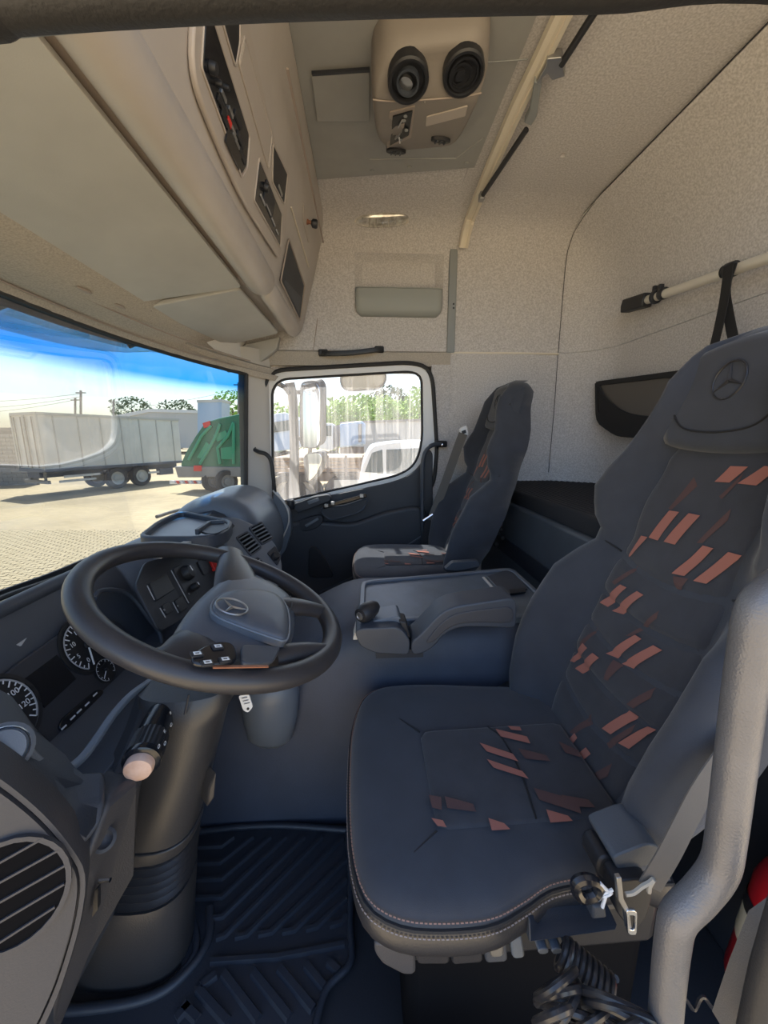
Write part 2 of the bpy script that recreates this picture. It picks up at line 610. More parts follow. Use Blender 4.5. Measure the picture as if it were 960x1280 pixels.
# header over the door and the strip left of the console
rows = []
for X in (-0.72, -0.4, 0.0, 0.3, 0.478):
    rows.append([V(X, YS - 0.002, 1.43), V(X, YS - 0.006, 1.47), V(X, YS - 0.014, 1.498), V(X, YS - 0.001, 1.508)])
G().sheet(rows, (0, 0.03, 0)).build('door_header', 'headliner_dusty', wall)
# B-post lining between door and seam
rows = []
for X in (0.375, 0.42, 0.479):
    rows.append([V(X, YS - 0.004, z) for z in (0.0, 0.6, 1.0, 1.3, 1.44)])
G().sheet(rows, (0, 0.03, 0)).build('door_post', 'headliner', wall)
G().tube(cr([P(570, 445, Y=YS - .006), P(573, 480, Y=YS - .008), P(571, 520, Y=YS - .008), P(572, 585, Y=YS - .006)], 5), 0.003, 6).build('post_seam', 'headliner_dusty', wall)
# small recess line beside console
G().tube([P(397, 398, Y=YS - .002), P(391, 442, Y=YS - .002)], 0.002, 6).build('lining_seam', 'console_pink', wall)

# rear wall with rounded corners
def rear_rows(zs):
    rows = []
    for z in zs:
        ys, xr = side_y(z), rear_x(z)
        r = []
        for k in range(10):
            t = math.pi / 2 * k / 9
            r.append(V(1.08 + (xr - 1.08) * math.sin(t), ys - 0.24 * (1 - math.cos(t)), z))
        for y in (1.75, 1.4, 1.0, 0.6, YN):
            r.append(V(xr, min(y, ys - .25), z))
        rows.append(r)
    return rows
rear = thing('wall_rear', (XR, 1.2, 0.7), 'beige fabric rear wall behind the bunk', None, kind='structure')
G().sheet(rear_rows([1.508, 1.6, 1.7, 1.8, 1.9, 1.95, 2.0, 2.04, 2.07, 2.095, 2.115]), (0.03, 0.02, 0.01)).build('upper_lining', 'headliner', rear)
G().sheet(rear_rows([0.0, 0.4, 0.8, 1.1, 1.3, 1.45, 1.5065]), (0.03, 0.02, 0)).build('lower_lining', 'headliner', rear)
# dark joint between ceiling and rear lining, continued down the corner
g = G()
path = [V(1.074, y, 2.122) for y in (0.25, 0.8, 1.4, 1.9)] + [V(1.078, 2.06, 2.10), V(1.079, 2.14, 2.07), V(1.079, 2.185, 2.01), V(1.079, 2.196, 1.93), V(1.079, 2.197, 1.7), V(1.079, 2.197, 1.50), V(1.082, 2.196, 1.2), V(1.079, 2.196, 0.85)]
g.tube(path, 0.0016, 6)
g.build('lining_joint', 'dash_dark', rear)

# near door header and seal (driver door opening, top edge)
hd = thing('trim_2', P(400, 5, Y=.22), 'dark rubber seal along the top of the driver door opening', None, kind='structure')
G().tube(cr([V(-.76, .20, .30), V(-.74, .20, .80), V(-.68, .20, 1.12), V(-.55, .20, 1.20), P(-140, 0, Y=.20), P(0, -14, Y=.20), P(250, -28, Y=.20), P(500, -36, Y=.20), P(760, -40, Y=.20), P(1100, -40, Y=.20), V(.62, .20, 1.22), V(.72, .20, 1.14), V(.75, .20, .80), V(.75, .20, .30)], 8), 0.0125, 12).build('seal', 'seal_rubber', hd)
G().tube(cr([V(-.74, .23, .30), V(-.72, .23, .80), V(-.66, .23, 1.11), V(-.54, .23, 1.185), P(-140, 40, Y=.23), P(0, 22, Y=.23), P(250, 4, Y=.23), P(500, -4, Y=.23), P(760, -10, Y=.23), P(1100, -12, Y=.23), V(.61, .23, 1.23), V(.70, .23, 1.14), V(.73, .23, .80), V(.73, .23, .30)], 8), 0.0065, 10).build('fuzzy_edging', 'grey_plastic', hd)

# ---------------------------------------------------------------- windshield
def ws_x(y, z):
    return -0.955 + 0.335 * (abs(y - 1.15) / 0.9) ** 2.4 - 0.07 * (1.4 - z)
def ws_top(y):
    return 1.425 - 0.055 * (abs(y - 1.15) / 0.9) ** 2
def ws_bot(y):
    return 0.58 + 0.17 * (max(0, y - 1.15) / 0.9) ** 2
win = thing('window_1', (-0.9, 1.15, WS_Z0), 'wide curved windshield with a blue tinted band along its top', None, kind='structure')
rows = []
for i in range(25):
    y = 0.22 + 1.86 * i / 24
    rows.append([V(ws_x(y, z), y, z) for z in [ws_bot(y) + (ws_top(y) - ws_bot(y)) * k / 14 for k in range(15)]])
g = G()
g.v = [p for r in rows for p in r]
n = 15
g.f = [(i * n + j, i * n + j + 1, (i + 1) * n + j + 1, (i + 1) * n + j) for i in range(24) for j in range(14)]
pane = g.build('pane', 'windshield_glass', win, ang=180)
# keep the object origin of the pane at the sill so that the tint band sits at its height
dz = pane.location.z + WORG['window_1'].z - WS_Z0
for v in pane.data.vertices:
    v.co.z += dz
pane.location.z -= dz
WORG[pane.name].z -= dz
edge = [V(ws_x(y, ws_top(y)) + .004, y, ws_top(y)) for y in [0.22 + 1.86 * i / 24 for i in range(25)]]
G().tube(edge, 0.011, 8).build('upper_seal', 'seal_rubber', win)
edge = [V(ws_x(y, ws_bot(y)) + .004, y, ws_bot(y)) for y in [0.22 + 1.86 * i / 24 for i in range(25)]]
G().tube(edge, 0.012, 8).build('lower_seal', 'seal_rubber', win)
ye = 2.08
G().tube([V(ws_x(ye, z) + .004, ye, z) for z in [ws_bot(ye) + (ws_top(ye) - ws_bot(ye)) * k / 8 for k in range(9)]], 0.011, 8).build('side_seal', 'seal_rubber', win)
# header panel between windshield and visors
def head_rows(y0, y1, n):
    rows = []
    for i in range(n + 1):
        y = y0 + (y1 - y0) * i / n
        zt = ws_top(y)
        xw = ws_x(y, zt) + 0.012
        rows.append([V(xw, y, zt - .004), V(xw + 0.02, y, zt + 0.02), V(xw * 0.6 - 0.74 * 0.4, y, zt * 0.55 + 1.475 * 0.45 + .004), V(-0.735, y, 1.478), V(-0.66, y, 1.53)])
    return rows
hp = G().sheet(head_rows(0.2, 2.2, 24), (0.0, 0, 0.03)).build('trim_3', 'headliner_dusty', kind='structure', label='dusty beige lining strip between windshield and sun visors')
for px, py, s in ((105, 363, .03), (150, 383, .028), (243, 427, .02), (255, 434, .018)):
    q = P(px, py, pl=(V(-.80, 1.3, 1.462), V(.25, 0, -1).normalized()))
    G().ball(q, s, 14, 6, (0.35, 1, 0.16)).build('lining_dimple', 'console_pink', hp)
for dx, dz in ((.035, .028), (.12, .049)):
    G().tube([V(ws_x(y, ws_top(y)) + dx, y, ws_top(y) + dz - .012) for y in [0.25 + 1.75 * i / 16 for i in range(17)]], .003, 6).build('lining_groove', 'console_pink', hp)
# A-pillar on the passenger side
g = G()
rows = []
for k in range(9):
    t = k / 8
    z = 0.70 + 0.80 * t
    xw = -0.655 + 0.04 * t
    rows.append([V(xw - .01, 2.085, z), V(xw + 0.03, 2.10, z), V(xw + 0.08, 2.15, z), V(xw + 0.14 - 0.02 * t, 2.198, z)])
ap = g.sheet(rows, (0.0, 0.03, 0)).build('trim_4', 'pillar_grey', kind='structure', label='light grey plastic windshield pillar beside the passenger door')
for px, py, r in ((313, 533, .020), (315, 566, .013)):
    q = P(px, py, Y=2.125)
    G().lathe(q + V(-0.005, 0.008, 0), (0.55, -0.8, 0.05), [(r, 0), (r, .006), (r * .85, .009), (r * .62, .009), (r * .55, .006), (r * .4, .009), (.001, .010)], 18).build('pillar_cap', 'pillar_grey', ap)
# ---------------------------------------------------------------- outer cab skin (keeps daylight to the windows and the open driver door)
body = thing('cab_body', (0.2, 2.26, -0.3), None, None, kind='structure')
G().span((-0.95, 0.0, 2.19), (1.40, 2.32, 2.22)).build('roof_skin', 'door_white', body)
G().span((1.36, 0.0, -0.5), (1.40, 2.32, 2.20)).build('rear_skin', 'door_white', body)
G().span((0.44, 2.26, -0.5), (1.40, 2.29, 2.20)).build('side_skin', 'door_white', body)
G().span((-0.80, 2.26, 1.46), (0.44, 2.29, 2.20)).build('side_skin', 'door_white', body)
G().span((0.355, 2.242, 1.30), (0.47, 2.262, 1.52)).build('leak_plate', 'headliner', body)  # plates added to stop light leaking in around the door frame
G().span((-0.60, 2.242, 0.60), (-0.535, 2.262, 1.52)).build('leak_plate', 'headliner', body)
G().span((-0.74, 2.242, 1.400), (0.47, 2.262, 1.52)).build('leak_plate', 'headliner', body)
g = G()
rows = []
for i in range(13):
    y = 0.12 + 2.14 * i / 12
    xx = ws_x(min(max(y, .22), 2.08), 1.42)
    rows.append([V(xx - .02, y, 1.40), V(xx - .03, y, 1.6), V(xx + .03, y, 2.0), V(xx + .10, y, 2.20)])
g.sheet(rows, (-0.02, 0, 0.01)).build('front_skin', 'door_white', body)
g = G()
rows = []
for i in range(13):
    y = 0.12 + 2.14 * i / 12
    xx = ws_x(min(max(y, .22), 2.08), .72)
    rows.append([V(xx - .02, y, 0.57), V(xx - .03, y, 0.4), V(xx - .03, y, -.5)])
g.sheet(rows, (-0.02, 0, 0.0)).build('front_skin', 'door_white', body)

# ---------------------------------------------------------------- overhead console
FACE = (V(-0.31, 0, 1.60), V(0.52, 0, -0.13).normalized())
FN = FACE[1]
def FP(px, py, lift=0.0):
    return P(px, py, pl=(FACE[0] + FN * lift, FN))
oc = thing('overhead_console', (-0.45, 1.2, 1.53), 'beige overhead storage console running above the windshield', 'console')
Y_L1 = FP(345, 355).y
prof = [(-0.74, 1.515), (-0.60, 1.55), (-0.445, 1.588), (-0.415, 1.60), (-0.345, 1.575), (-0.318, 1.600), (-0.31 + .13 * .5, 1.86), (-0.178, 2.13), (-0.80, 2.14)]
prof = [(x, z) for x, z in prof]
pts = rpoly([V(x, 0.2, z) for x, z in prof], [0, .02, .02, .01, .02, .02, .05, .03, 0], 3)
G().prism(pts, (0, 1.985, 0)).build('body', 'console_beige', oc, ang=50)
def lip(y0, y1, cx, cz, rx, rz, name, m, tipr=0.03):
    n = 20
    rings = []
    ys = [y0, y0 + .003, y0 + 0.012, y0 + tipr] + [y0 + tipr + (y1 - y0 - 2 * tipr) * k / 6 for k in range(1, 6)] + [y1 - tipr, y1 - 0.012, y1 - .003, y1]
    for y in ys:
        e = min(1, (y - y0) / tipr, (y1 - y) / tipr)
        e = 0.55 + 0.45 * math.sqrt(max(0, 1 - (1 - e) ** 2))
        rings.append([V(cx + rx * e * math.cos(2 * math.pi * k / n), y, cz + rz * e * math.sin(2 * math.pi * k / n)) for k in range(n)])
    return G().loft(rings).build(name, m, oc)
lip(0.2, Y_L1 + 0.01, -0.362, 1.603, 0.052, 0.052, 'lower_lip', 'console_beige')
lip(Y_L1 + 0.0, 2.13, -0.350, 1.588, 0.036, 0.040, 'lower_lip', 'console_beige', 0.05)
# strip ahead of the lip, pinkish shadow of the underside put into its colour
G().span((-0.432, 0.2, 1.578), (-0.395, Y_L1 - .02, 1.60)).build('under_strip', 'console_pink', oc, bevel=0.008)
# bezel with compartments on the rear face
bez = [FP(*q) for q in ((241, -10), (233, 88), (262, 165), (300, 250), (346, 322), (354, 300), (358, 232), (341, 180), (300, -5))]
bz = G().prism(rpoly([p - FN * .004 for p in bez], [.01, .06, .1, .1, .012, .02, .03, .1, .01], 4), FN * 0.012).build('bezel', 'bezel_taupe', oc, bevel=0.004)
def slot(pp, name, m, lift=0.010, dep=0.012, r=.006, rim=True):
    a = [FP(*q, lift) for q in pp]
    s_ = G().prism(rpoly([p - FN * dep for p in a], r, 3), FN * (dep + .0005)).build(name, m, bz, bevel=0.001)
    if rim:
        c = sum(a, V(0, 0, 0)) / len(a)
        lo = rpoly([p + (c - p) * -.06 for p in a], r * 1.2, 4)
        G().tube(lo, 0.0022, 6, closed=True).build(name + '_rim', 'bezel_taupe', bz)
    return s_
RAD = ((258, 20), (254, 87), (302, 218), (308, 207), (311, 168), (266, 25))
slot(RAD, 'radio_face', 'black_gloss')
slot(((276, 10), (280, 32), (294, 81), (299, 52), (299, 15)), 'upper_slot', 'black_plastic')
slot(((307, 50), (300, 82), (335, 208), (339, 167)), 'lid_panel', 'bezel_taupe', rim=True)
slot(((325, 201), (319, 251), (350, 307), (352, 268)), 'tachograph_slot', 'black_gloss')
slot(((342, 182), (341, 227), (355, 254), (359, 218)), 'small_slot', 'black_plastic')
# radio details
for px, py, r in ((263, 84, .010), (270, 103, .006), (279, 108, .005), (331, 234, .011)):
    q = FP(px, py, .011)
    G().lathe(q, FN, [(r, 0), (r, .008), (r * .8, .012), (r * .2, .012)], 16).build('knob', 'black_plastic', bz)
def fquad(cx, cy, w, h, lift, m, name, skew=0):
    """small panel on the console face, w along the cab width, h up the face"""
    c = FP(cx, cy, lift)
    up = V(.13, 0, .52).normalized()
    u = V(0, 1, 0)
    a = [c - u * w / 2 - up * h / 2, c + u * w / 2 - up * h / 2, c + u * w / 2 + up * h / 2, c - u * w / 2 + up * h / 2]
    return G().prism(a, FN * .003).build(name, m, bz, bevel=.0006)
fquad(286, 153, .020, .012, .0105, 'red_button', 'power_light')
for px, py in ((291, 163), (293, 171), (296, 180), (288, 140), (279, 120)):
    fquad(px, py, .026, .007, .0105, 'steel_grey', 'button')
for px, py in ((281, 150), (277, 132), (300, 175), (303, 195), (297, 150)):
    fquad(px, py, .045, .012, .0105, 'black_plastic', 'button')
fquad(291, 186, .09, .03, .0104, 'screen_black', 'radio_screen')
for px, py, w in ((328, 250, .05), (335, 262, .06), (341, 277, .05), (346, 290, .03)):
    fquad(px, py, w, .005, .0105, 'print_grey', 'paper_slot')
fquad(336, 250, .10, .05, .0104, 'dash_dark', 'drawer_front')
fquad(350, 238, .05, .008, .0105, 'steel_grey', 'catch')
# far-end cubby with its inner shade painted as a dark panel, lid line and key knob
def on_face(pp, name, m, lift, dep, r=.006):
    a = [FP(*q, lift) for q in pp]
    return G().prism(rpoly([p - FN * dep for p in a], r, 3), FN * dep).build(name, m, oc, bevel=0.001)
on_face(((361, 300), (352, 351), (375, 398), (380, 357)), 'cubby', 'dash_dark', .0015, .03)
cb = [FP(*q, .003) for q in ((361, 298), (351, 351), (375, 401), (381, 357))]
G().tube(rpoly(cb, .01, 3), .003, 6, closed=True).build('cubby_rim', 'console_pink', oc)
on_face(((357, 350), (355, 352), (374, 392), (376, 371)), 'cubby_tray', 'dash_plastic', .0025, .02)
G().tube([FP(364, 259, .002), FP(386, 334, .002)], .0028, 6).build('lid_edge', 'cream_plastic', oc)
G().prism([FP(*q, 0) for q in ((379, 255), (378, 275), (385, 303), (384, 280))], FN * .003).build('lock_plate', 'bezel_taupe', oc)
q = FP(383, 277, .0)
G().lathe(q, FN + V(0, 0, .1), [(.010, 0), (.010, .008), (.007, .010), (.007, .022)], 14).build('lock_barrel', 'copper', oc)
G().lathe(q + FN * .020, FN + V(0, 0, .1), [(.008, 0), (.016, .006), (.017, .020), (.014, .026), (.004, .027)], 16).build('lock_knob', 'black_plastic', oc)
G().span((-0.19, 1.2, 1.98), (-0.183, 2.10, 1.984)).build('face_groove', 'console_pink', oc)

# sun visors (lids) under the console
VO = V(-0.75, 0, 1.483)
VD = V(0.33, 0, 0.072).normalized()
VN = V(0.072, 0, -0.33).normalized()
VIS = (VO, VN)
yL, yR = P(183, 376, pl=VIS).y, P(298, 360, pl=VIS).y
fL, fR = P(283, 432, pl=VIS), P(349, 417, pl=VIS)
def vp(x, y):
    t = (x - VO.x) / VD.x
    return V(x, y, VO.z + VD.z * t)
v1 = thing('sun_visor', vp(-.6, .9), 'long grey-beige sun visor panel over the steering wheel side', 'visor', 'sun visors')
out = rpoly([vp(-0.755, 0.22), vp(-0.415, 0.22), vp(-0.413, yR - .01), vp(-0.42, yR), vp(-0.735, yL + .0), vp(-0.755, yL - .06)], [0, 0, .02, .02, .02, .03], 4)
G().prism(out, -VN * 0.016).build('visor_board', 'visor_grey', v1, bevel=0.005, seg=3)
hb = P(158, 368, pl=VIS)
G().tube([hb + V(-.02, -.02, .004), hb + V(-.02, .02, -.004), hb + V(0.0, .05, .008)], .007, 8).build('hinge_arm', 'dash_dark', v1)
v2 = thing('sun_visor', vp(-.6, 1.8), 'short grey-beige sun visor panel nearest the passenger door', 'visor', 'sun visors')
out = rpoly([vp(-0.74, yL + .05), vp(-0.425, yR + .015), vp(fR.x, fR.y), vp(fL.x, fL.y)], [.03, .02, .03, .03], 4)
G().prism(out, -VN * 0.016).build('visor_board', 'visor_grey', v2, bevel=0.005, seg=3)
hb = P(188, 384, pl=VIS)
G().tube([hb + V(.0, -.02, .008), hb + V(-.01, .015, -.003), hb + V(-.02, .05, .004)], .007, 8).build('hinge_arm', 'dash_dark', v2)
hb = P(279, 433, pl=VIS)
G().tube([hb + V(.0, -.03, .014), hb + V(-.01, .0, .004), hb + V(-.0, .03, .012)], .006, 8).build('hinge_clip', 'black_plastic', v2)
# end cheek of the console over the windshield corner
G().prism([P(290, 434, Y=2.15), P(349, 421, Y=2.15), P(346, 436, Y=2.15), P(326, 452, Y=2.15), P(316, 450, Y=2.15)], (0, .04, 0.0)).build('end_cheek', 'visor_grey', oc, bevel=.004)
# little hooks on the header strip
hk = thing('cable_hooks', P(183, 415, X=-.86), 'two small black cable clips on the windshield header', 'clip')
for px, py in ((178, 412), (187, 416)):
    c = P(px, py, X=-.87)
    G().tube([c + V(0, 0, .012), c + V(.008, 0, .0), c + V(0, 0, -.012)], .0035, 6).build('clip', 'black_plastic', hk)

# ---------------------------------------------------------------- ceiling air unit
au = thing('air_conditioning_unit', P(537, 110, Z=2.0), 'taupe ceiling air unit with two round black vents', 'air unit')
ZFT = [(1.10, 2.042), (1.20, 2.038), (1.29, 1.996), (1.42, 2.012), (1.60, 2.060)]
def zf(y):
    return lerp_tab(ZFT, y)
def AF(px, py, lift=0.0):
    """point on the lower face of the air unit"""
    z = 2.02
    for _ in range(25):
        z = 0.5 * z + 0.5 * zf(P(px, py, Z=z).y)
    return P(px, py, Z=z) + AN(P(px, py, Z=z).y) * lift
def AN(y):
    sl = (zf(y + .01) - zf(y - .01)) / .02
    return V(0, sl, -1).normalized()
OUT = [(482, 70), (496, 62), (590, 52), (602, 58), (606, 74), (602, 116), (594, 138), (578, 170), (566, 186), (492, 193), (478, 184), (470, 168), (466, 130), (470, 100)]
def pxloop(k):
    c = V(536, 124, 0)
    return resample(rpoly([c + (V(x, y, 0) - c) * k for x, y in OUT], 9, 4), 80)
lows = [[AF(p.x, p.y) for p in pxloop(k)] for k in (1.0, .94, .84, .66, .45, .25, .08)]
base = [V(p.x + (p.x - .14) * .05, p.y + (p.y - 1.33) * .06, 2.126) for p in lows[0]]
mid = [p.lerp(b, .35) + V((p.x - .14) * .035, (p.y - 1.33) * .04, 0) for p, b in zip(lows[0], base)]
lows[0] = [p + V(0, 0, .010) for p in lows[0]]
G().loft([base, mid] + lows).build('housing', 'unit_taupe', au, ang=60)
# crease along the ridge of the housing
G().tube(cr([AF(466, 124, .001), AF(490, 126, .001), AF(536, 124, .001), AF(580, 120, .001), AF(602, 116, .001)], 4), .0022, 6).build('ridge_crease', 'console_pink', au)
G().tube(cr([AF(530, 72, .001), AF(532, 100, .001), AF(531, 128, .001)], 4), .0016, 6).build('scratch', 'bezel_taupe', au)
# round vents: ring, bowl, tilted nozzle
for i, (px, py) in enumerate(((510, 97), (579, 88))):
    c = AF(px, py, .007)
    ax = V(0.05, -0.30, -1).normalized()
    vt = G().lathe(c, ax, [(.056, -.02), (.056, .008), (.052, .012), (.046, .012), (.043, .005), (.042, .001), (.001, .001)], 32, False).build('round_vent', 'black_plastic', au)
    if i == 0:
        G().lathe(c, V(-.1, -.35, -1).normalized(), [(.031, 0), (.031, .016), (.026, .016), (.024, 0.002)], 20, False).build('nozzle', 'dash_plastic', vt)
        G().lathe(c + V(-.004, .006, 0), V(-.2, -.1, -1), [(.019, 0), (.019, .008), (.001, .010)], 18).build('outlet', 'steel_grey', vt)
    else:
        for k, rr in enumerate((.040, .030, .020)):
            G().lathe(c + V(-.006, .004, 0) * k, V(.12, -.25, -1), [(rr, 0), (rr, .010 - .001 * k), (rr - .005, .010 - .001 * k), (rr - .005, 0)], 24, False).build('nozzle', 'black_plastic', vt)
        G().lathe(c + V(-.008, .004, -.001), V(.12, -.25, -1), [(.014, 0), (.013, .008), (.002, .010)], 18).build('nozzle_cap', 'black_plastic', vt)
# control panel, label plate, lower vents
def apad(quad, h, nm, m, r=.004, lift=-.004, par=None):
    q = [AF(*c, lift) for c in quad]
    nn = AN(sum(q, V(0, 0, 0)).y / len(q))
    return G().prism(rpoly(q, r, 2), nn * (h - lift)).build(nm, m, par or au, bevel=.0015)
apad(((487, 139), (519, 131), (514, 171), (483, 185)), .003, 'panel_surround', 'console_pink')
cp = apad(((491, 143), (516, 136), (511, 167), (487, 180)), .006, 'control_panel', 'black_gloss')
for px, py in ((505, 148), (508, 160), (497, 168), (501, 172), (507, 142)):
    q = AF(px, py, .0065)
    G().lathe(q, AN(q.y), [(.006, -.002), (.006, .001), (.002, .002)], 10).build('button', 'grey_plastic', cp)
for q0, q1, m in (((500, 175), (499, 168), 'print_white'), ((494, 170), (500, 164), 'steel_grey'), ((498, 156), (503, 146), 'print_grey')):
    G().tube([AF(*q0, .0075), AF(*q1, .0075)], .0022, 6).build('marking', m, cp)
apad(((533, 145), (585, 131), (582, 144), (532, 157)), .003, 'label_plate', 'bezel_taupe')
for px, py, w, ang in ((495, 187, .036, .1), (551, 173, .034, .20)):
    c = AF(px, py, .003)
    n3 = AN(c.y)
    u = (V(1, ang, 0) - n3 * n3.dot(V(1, ang, 0))).normalized()
    w2 = n3.cross(u)
    lo = [c + u * (w * math.cos(t)) + w2 * (.016 * math.sin(t)) for t in [2 * math.pi * k / 20 for k in range(20)]]
    lv = G().prism([p - n3 * .02 for p in lo], n3 * .026).build('oval_vent', 'black_plastic', au, bevel=.002)
    for k in (-1, 0, 1):
        G().box(c + u * (w * .45 * k) + n3 * .007, (.004, .024, .006), (u, w2, n3)).build('fin', 'dash_plastic', lv)

# ---------------------------------------------------------------- cream roof rail and the strip under it
rail = thing('roof_rail', (0.48, 1.2, 2.10), 'cream grooved rail across the roof above the bunk', 'rail')
secs = [(-.024, .012), (-.022, -.008), (-.007, -.012), (-.005, -.007), (.005, -.007), (.007, -.012), (.022, -.008), (.024, .012)]
a0, a1, a2 = P(704, 18, Z=2.10), P(640, 150, Z=2.105), P(581, 276, Y=2.165)
path = cr([V(a0.x, .25, 2.10), a0, a1, V(a2.x + .006, 2.02, 2.100), V(a2.x + .004, 2.09, 2.078), V(a2.x, 2.13, 2.045), V(a2.x - .004, 2.158, 2.0)], 5)
G().sweep(path, [(-a, b) for a, b in secs], up=(0, 0, 1)).build('rail_profile', 'cream_plastic', rail, flat=True)
st = thing('wall_strip', (0.47, 2.18, 1.5), 'grey-blue plastic strip running down the side wall from the rail', 'trim strip')
zt, zb2 = P(566, 279, Y=2.19).z, P(566, 441, Y=2.19).z
xs = P(566, 360, Y=2.19).x
G().span((xs - .022, 2.186, zb2), (xs + .020, 2.205, zt - .10)).build('strip', 'grey_plastic', st, bevel=.004)
for py in (380, 385):
    q = P(567, py, Y=2.186)
    G().lathe(q, (0, -1, 0), [(.005, -.003), (.005, .0012), (.001, .0012)], 12).build('hole_plug', 'dash_dark', st)

# folding stay under the rail
stay = thing('bunk_stay', P(660, 150, Z=2.07), 'dark folding gas stay clipped beside the roof rail', 'stay')
zc = 2.085
s1, s2 = P(748, 8, Z=zc), P(702, 80, Z=zc)
s3, s4 = P(658, 162, Z=zc), P(602, 246, Z=2.06)
G().tube([s1, s2], .0095, 10).build('upper_rod', 'black_plastic', stay)
G().tube([s3, s4], .0095, 10).build('lower_rod', 'black_plastic', stay)
k1 = [P(*q, Z=zc - .004) for q in ((702, 72), (706, 96), (690, 101), (684, 92), (678, 98), (676, 108), (670, 105), (676, 94), (682, 84), (684, 74))]
G().prism(k1, (0, 0, .024)).build('pivot_bracket', 'steel_grey', stay, bevel=.002)
k2 = [P(*q, Z=zc - .004) for q in ((668, 102), (677, 106), (671, 146), (664, 158), (655, 154), (662, 140))]
G().prism(k2, (0, 0, .022)).build('link_arm', 'grey_plastic', stay, bevel=.003)
G().box(s4, (.022, .03, .03), None).build('end_bracket', 'steel_grey', stay, bevel=.003)

# ---------------------------------------------------------------- side wall fittings
lp = thing('reading_lamp', P(478, 274, Y=2.16), 'small clear reading lamp lens set into the side wall', 'lamp')
def wallp(px, py, lift=0.0):
    # point on the curved side lining
    y = 1.7
    while y < 2.2 and y < side_y(P(px, py, Y=y).z):
        y += .002
    p = P(px, py, Y=y)
    return p + (CAM - p).normalized() * (lift * 1.6 + .004)
lc = wallp(478, 275)
sl = (side_y(min(lc.z + .01, 2.128)) - side_y(lc.z - .01)) / .02
lw = V(0, sl, 1).normalized()
lnn = V(0, -1, sl).normalized()
def dome(rx, rz, h, off, nm, m, n=28, pw=2.6):
    rings = []
    for k in range(7):
        q = k / 6
        s_ = math.cos(q * math.pi / 2) ** .8 if k < 6 else .02
        hh = h * math.sin(q * math.pi / 2)
        r = []
        for j in range(n):
            t = 2 * math.pi * j / n
            ct, st_ = math.cos(t), math.sin(t)
            x = rx * s_ * math.copysign(abs(ct) ** (2 / pw), ct)
            y = rz * s_ * math.copysign(abs(st_) ** (2 / pw), st_)
            r.append(lc + V(1, 0, 0) * (x + .18 * y) + lw * (y + .06 * x) + lnn * (off + hh))
        rings.append(r)
    return G().loft([[p - lnn * .02 for p in rings[0]]] + rings).build(nm, m, lp, ang=60)
dome(.150, .052, .010, -.006, 'lamp_shell', 'lens_shell')
dome(.130, .036, .020, -.002, 'lens', 'lens_clear')
for k in range(-3, 4):
    c_ = lc + V(.032 * k, 0, 0) + lnn * (.016 - .0012 * k * k) + lw * .002 * k
    G().tube([c_ - lw * .022, c_ + lnn * .003, c_ + lw * .022], .005, 6).build('lens_rib', 'lens_clear', lp)

pk = thing('wall_pocket', P(498, 378, Y=2.17), 'grey plastic pocket shelf on the side wall above the passenger door', 'pocket')
ptl, pbr = P(444, 360, Y=2.165), P(553, 395, Y=2.165)
rows = []
prof = [(0.0, 0.0), (.30, .004), (.6, .004), (.82, -.002), (.95, -.014), (1.0, -.030)]
n = 24
rings = []
for t, d in prof:
    z = ptl.z + (pbr.z - ptl.z) * t
    ins = 0 if t < .7 else .03 * ((t - .7) / .3) ** 2
    lo = rpoly([V(ptl.x + ins, 2.158 - d, z), V(pbr.x - ins, 2.158 - d, z), V(pbr.x - ins, 2.205, z), V(ptl.x + ins, 2.205, z)], [.03, .03, .002, .002], 4)
    rings.append(lo)
G().loft(rings).build('shell', 'pocket_grey', pk, ang=50)
rr = [q + V(0, 0, .002) for q in rpoly([V(ptl.x, 2.158, ptl.z), V(pbr.x, 2.158, ptl.z), V(pbr.x, 2.20, ptl.z), V(ptl.x, 2.20, ptl.z)], [.03, .03, .002, .002], 4)]
ri = [q + V(0, 0, .002) for q in rpoly([V(ptl.x + .012, 2.168, ptl.z), V(pbr.x - .012, 2.168, ptl.z), V(pbr.x - .012, 2.197, ptl.z), V(ptl.x + .012, 2.197, ptl.z)], [.02, .02, .002, .002], 4)]
G().frame(rr, ri, (0, 0, .004)).build('pocket_rim', 'pocket_grey', pk)

gh = thing('roof_grab_handle', P(440, 440, Y=2.17), 'slim black grab handle over the passenger door', 'handle')
G().sweep(cr([P(403, 441, Y=2.175), P(412, 442, Y=2.155), P(440, 441, Y=2.150), P(466, 438, Y=2.155), P(478, 436, Y=2.175)], 6), [(-.010, -.012), (.010, -.012), (.012, 0), (.010, .012), (-.010, .012), (-.012, 0)], up=(0, 0, 1)).build('grip', 'black_plastic', gh, bevel=.002)
for px, py in ((404, 441), (474, 437)):
    q = P(px, py, Y=2.185)
    G().box(q, (.05, .024, .034)).build('mount', 'black_plastic', gh, bevel=.006)

# ---------------------------------------------------------------- rear wall: white pole, strap, net pocket
pole = thing('clothes_pole', P(880, 350, X=1.25), 'white round pole fixed along the rear wall', 'pole')
p0, p1 = P(806, 376, X=1.235), P(962, 322, X=1.235)
dr = (p1 - p0).normalized()
far = p0 - dr * .0
G().tube([far, p1 + dr * .75], .0175, 16).build('tube', 'aluminium_white', pole)
def collar(px, py, w, r, m, nm):
    c = P(px, py, X=1.235)
    return G().lathe(c - dr * w / 2, dr, [(r * .9, 0), (r, .003), (r, w - .003), (r * .9, w)], 18).build(nm, m, pole)
e0 = P(782, 383, X=1.235)
G().sweep([e0, p0 + dr * .02], [(-.022, -.028), (.022, -.028), (.026, 0), (.022, .028), (-.022, .028), (-.026, 0)], up=(0, 0, 1)).build('end_socket', 'black_plastic', pole, bevel=.005)
collar(800, 378, .02, .026, 'black_plastic', 'collar')
collar(820, 371, .018, .027, 'black_plastic', 'collar')
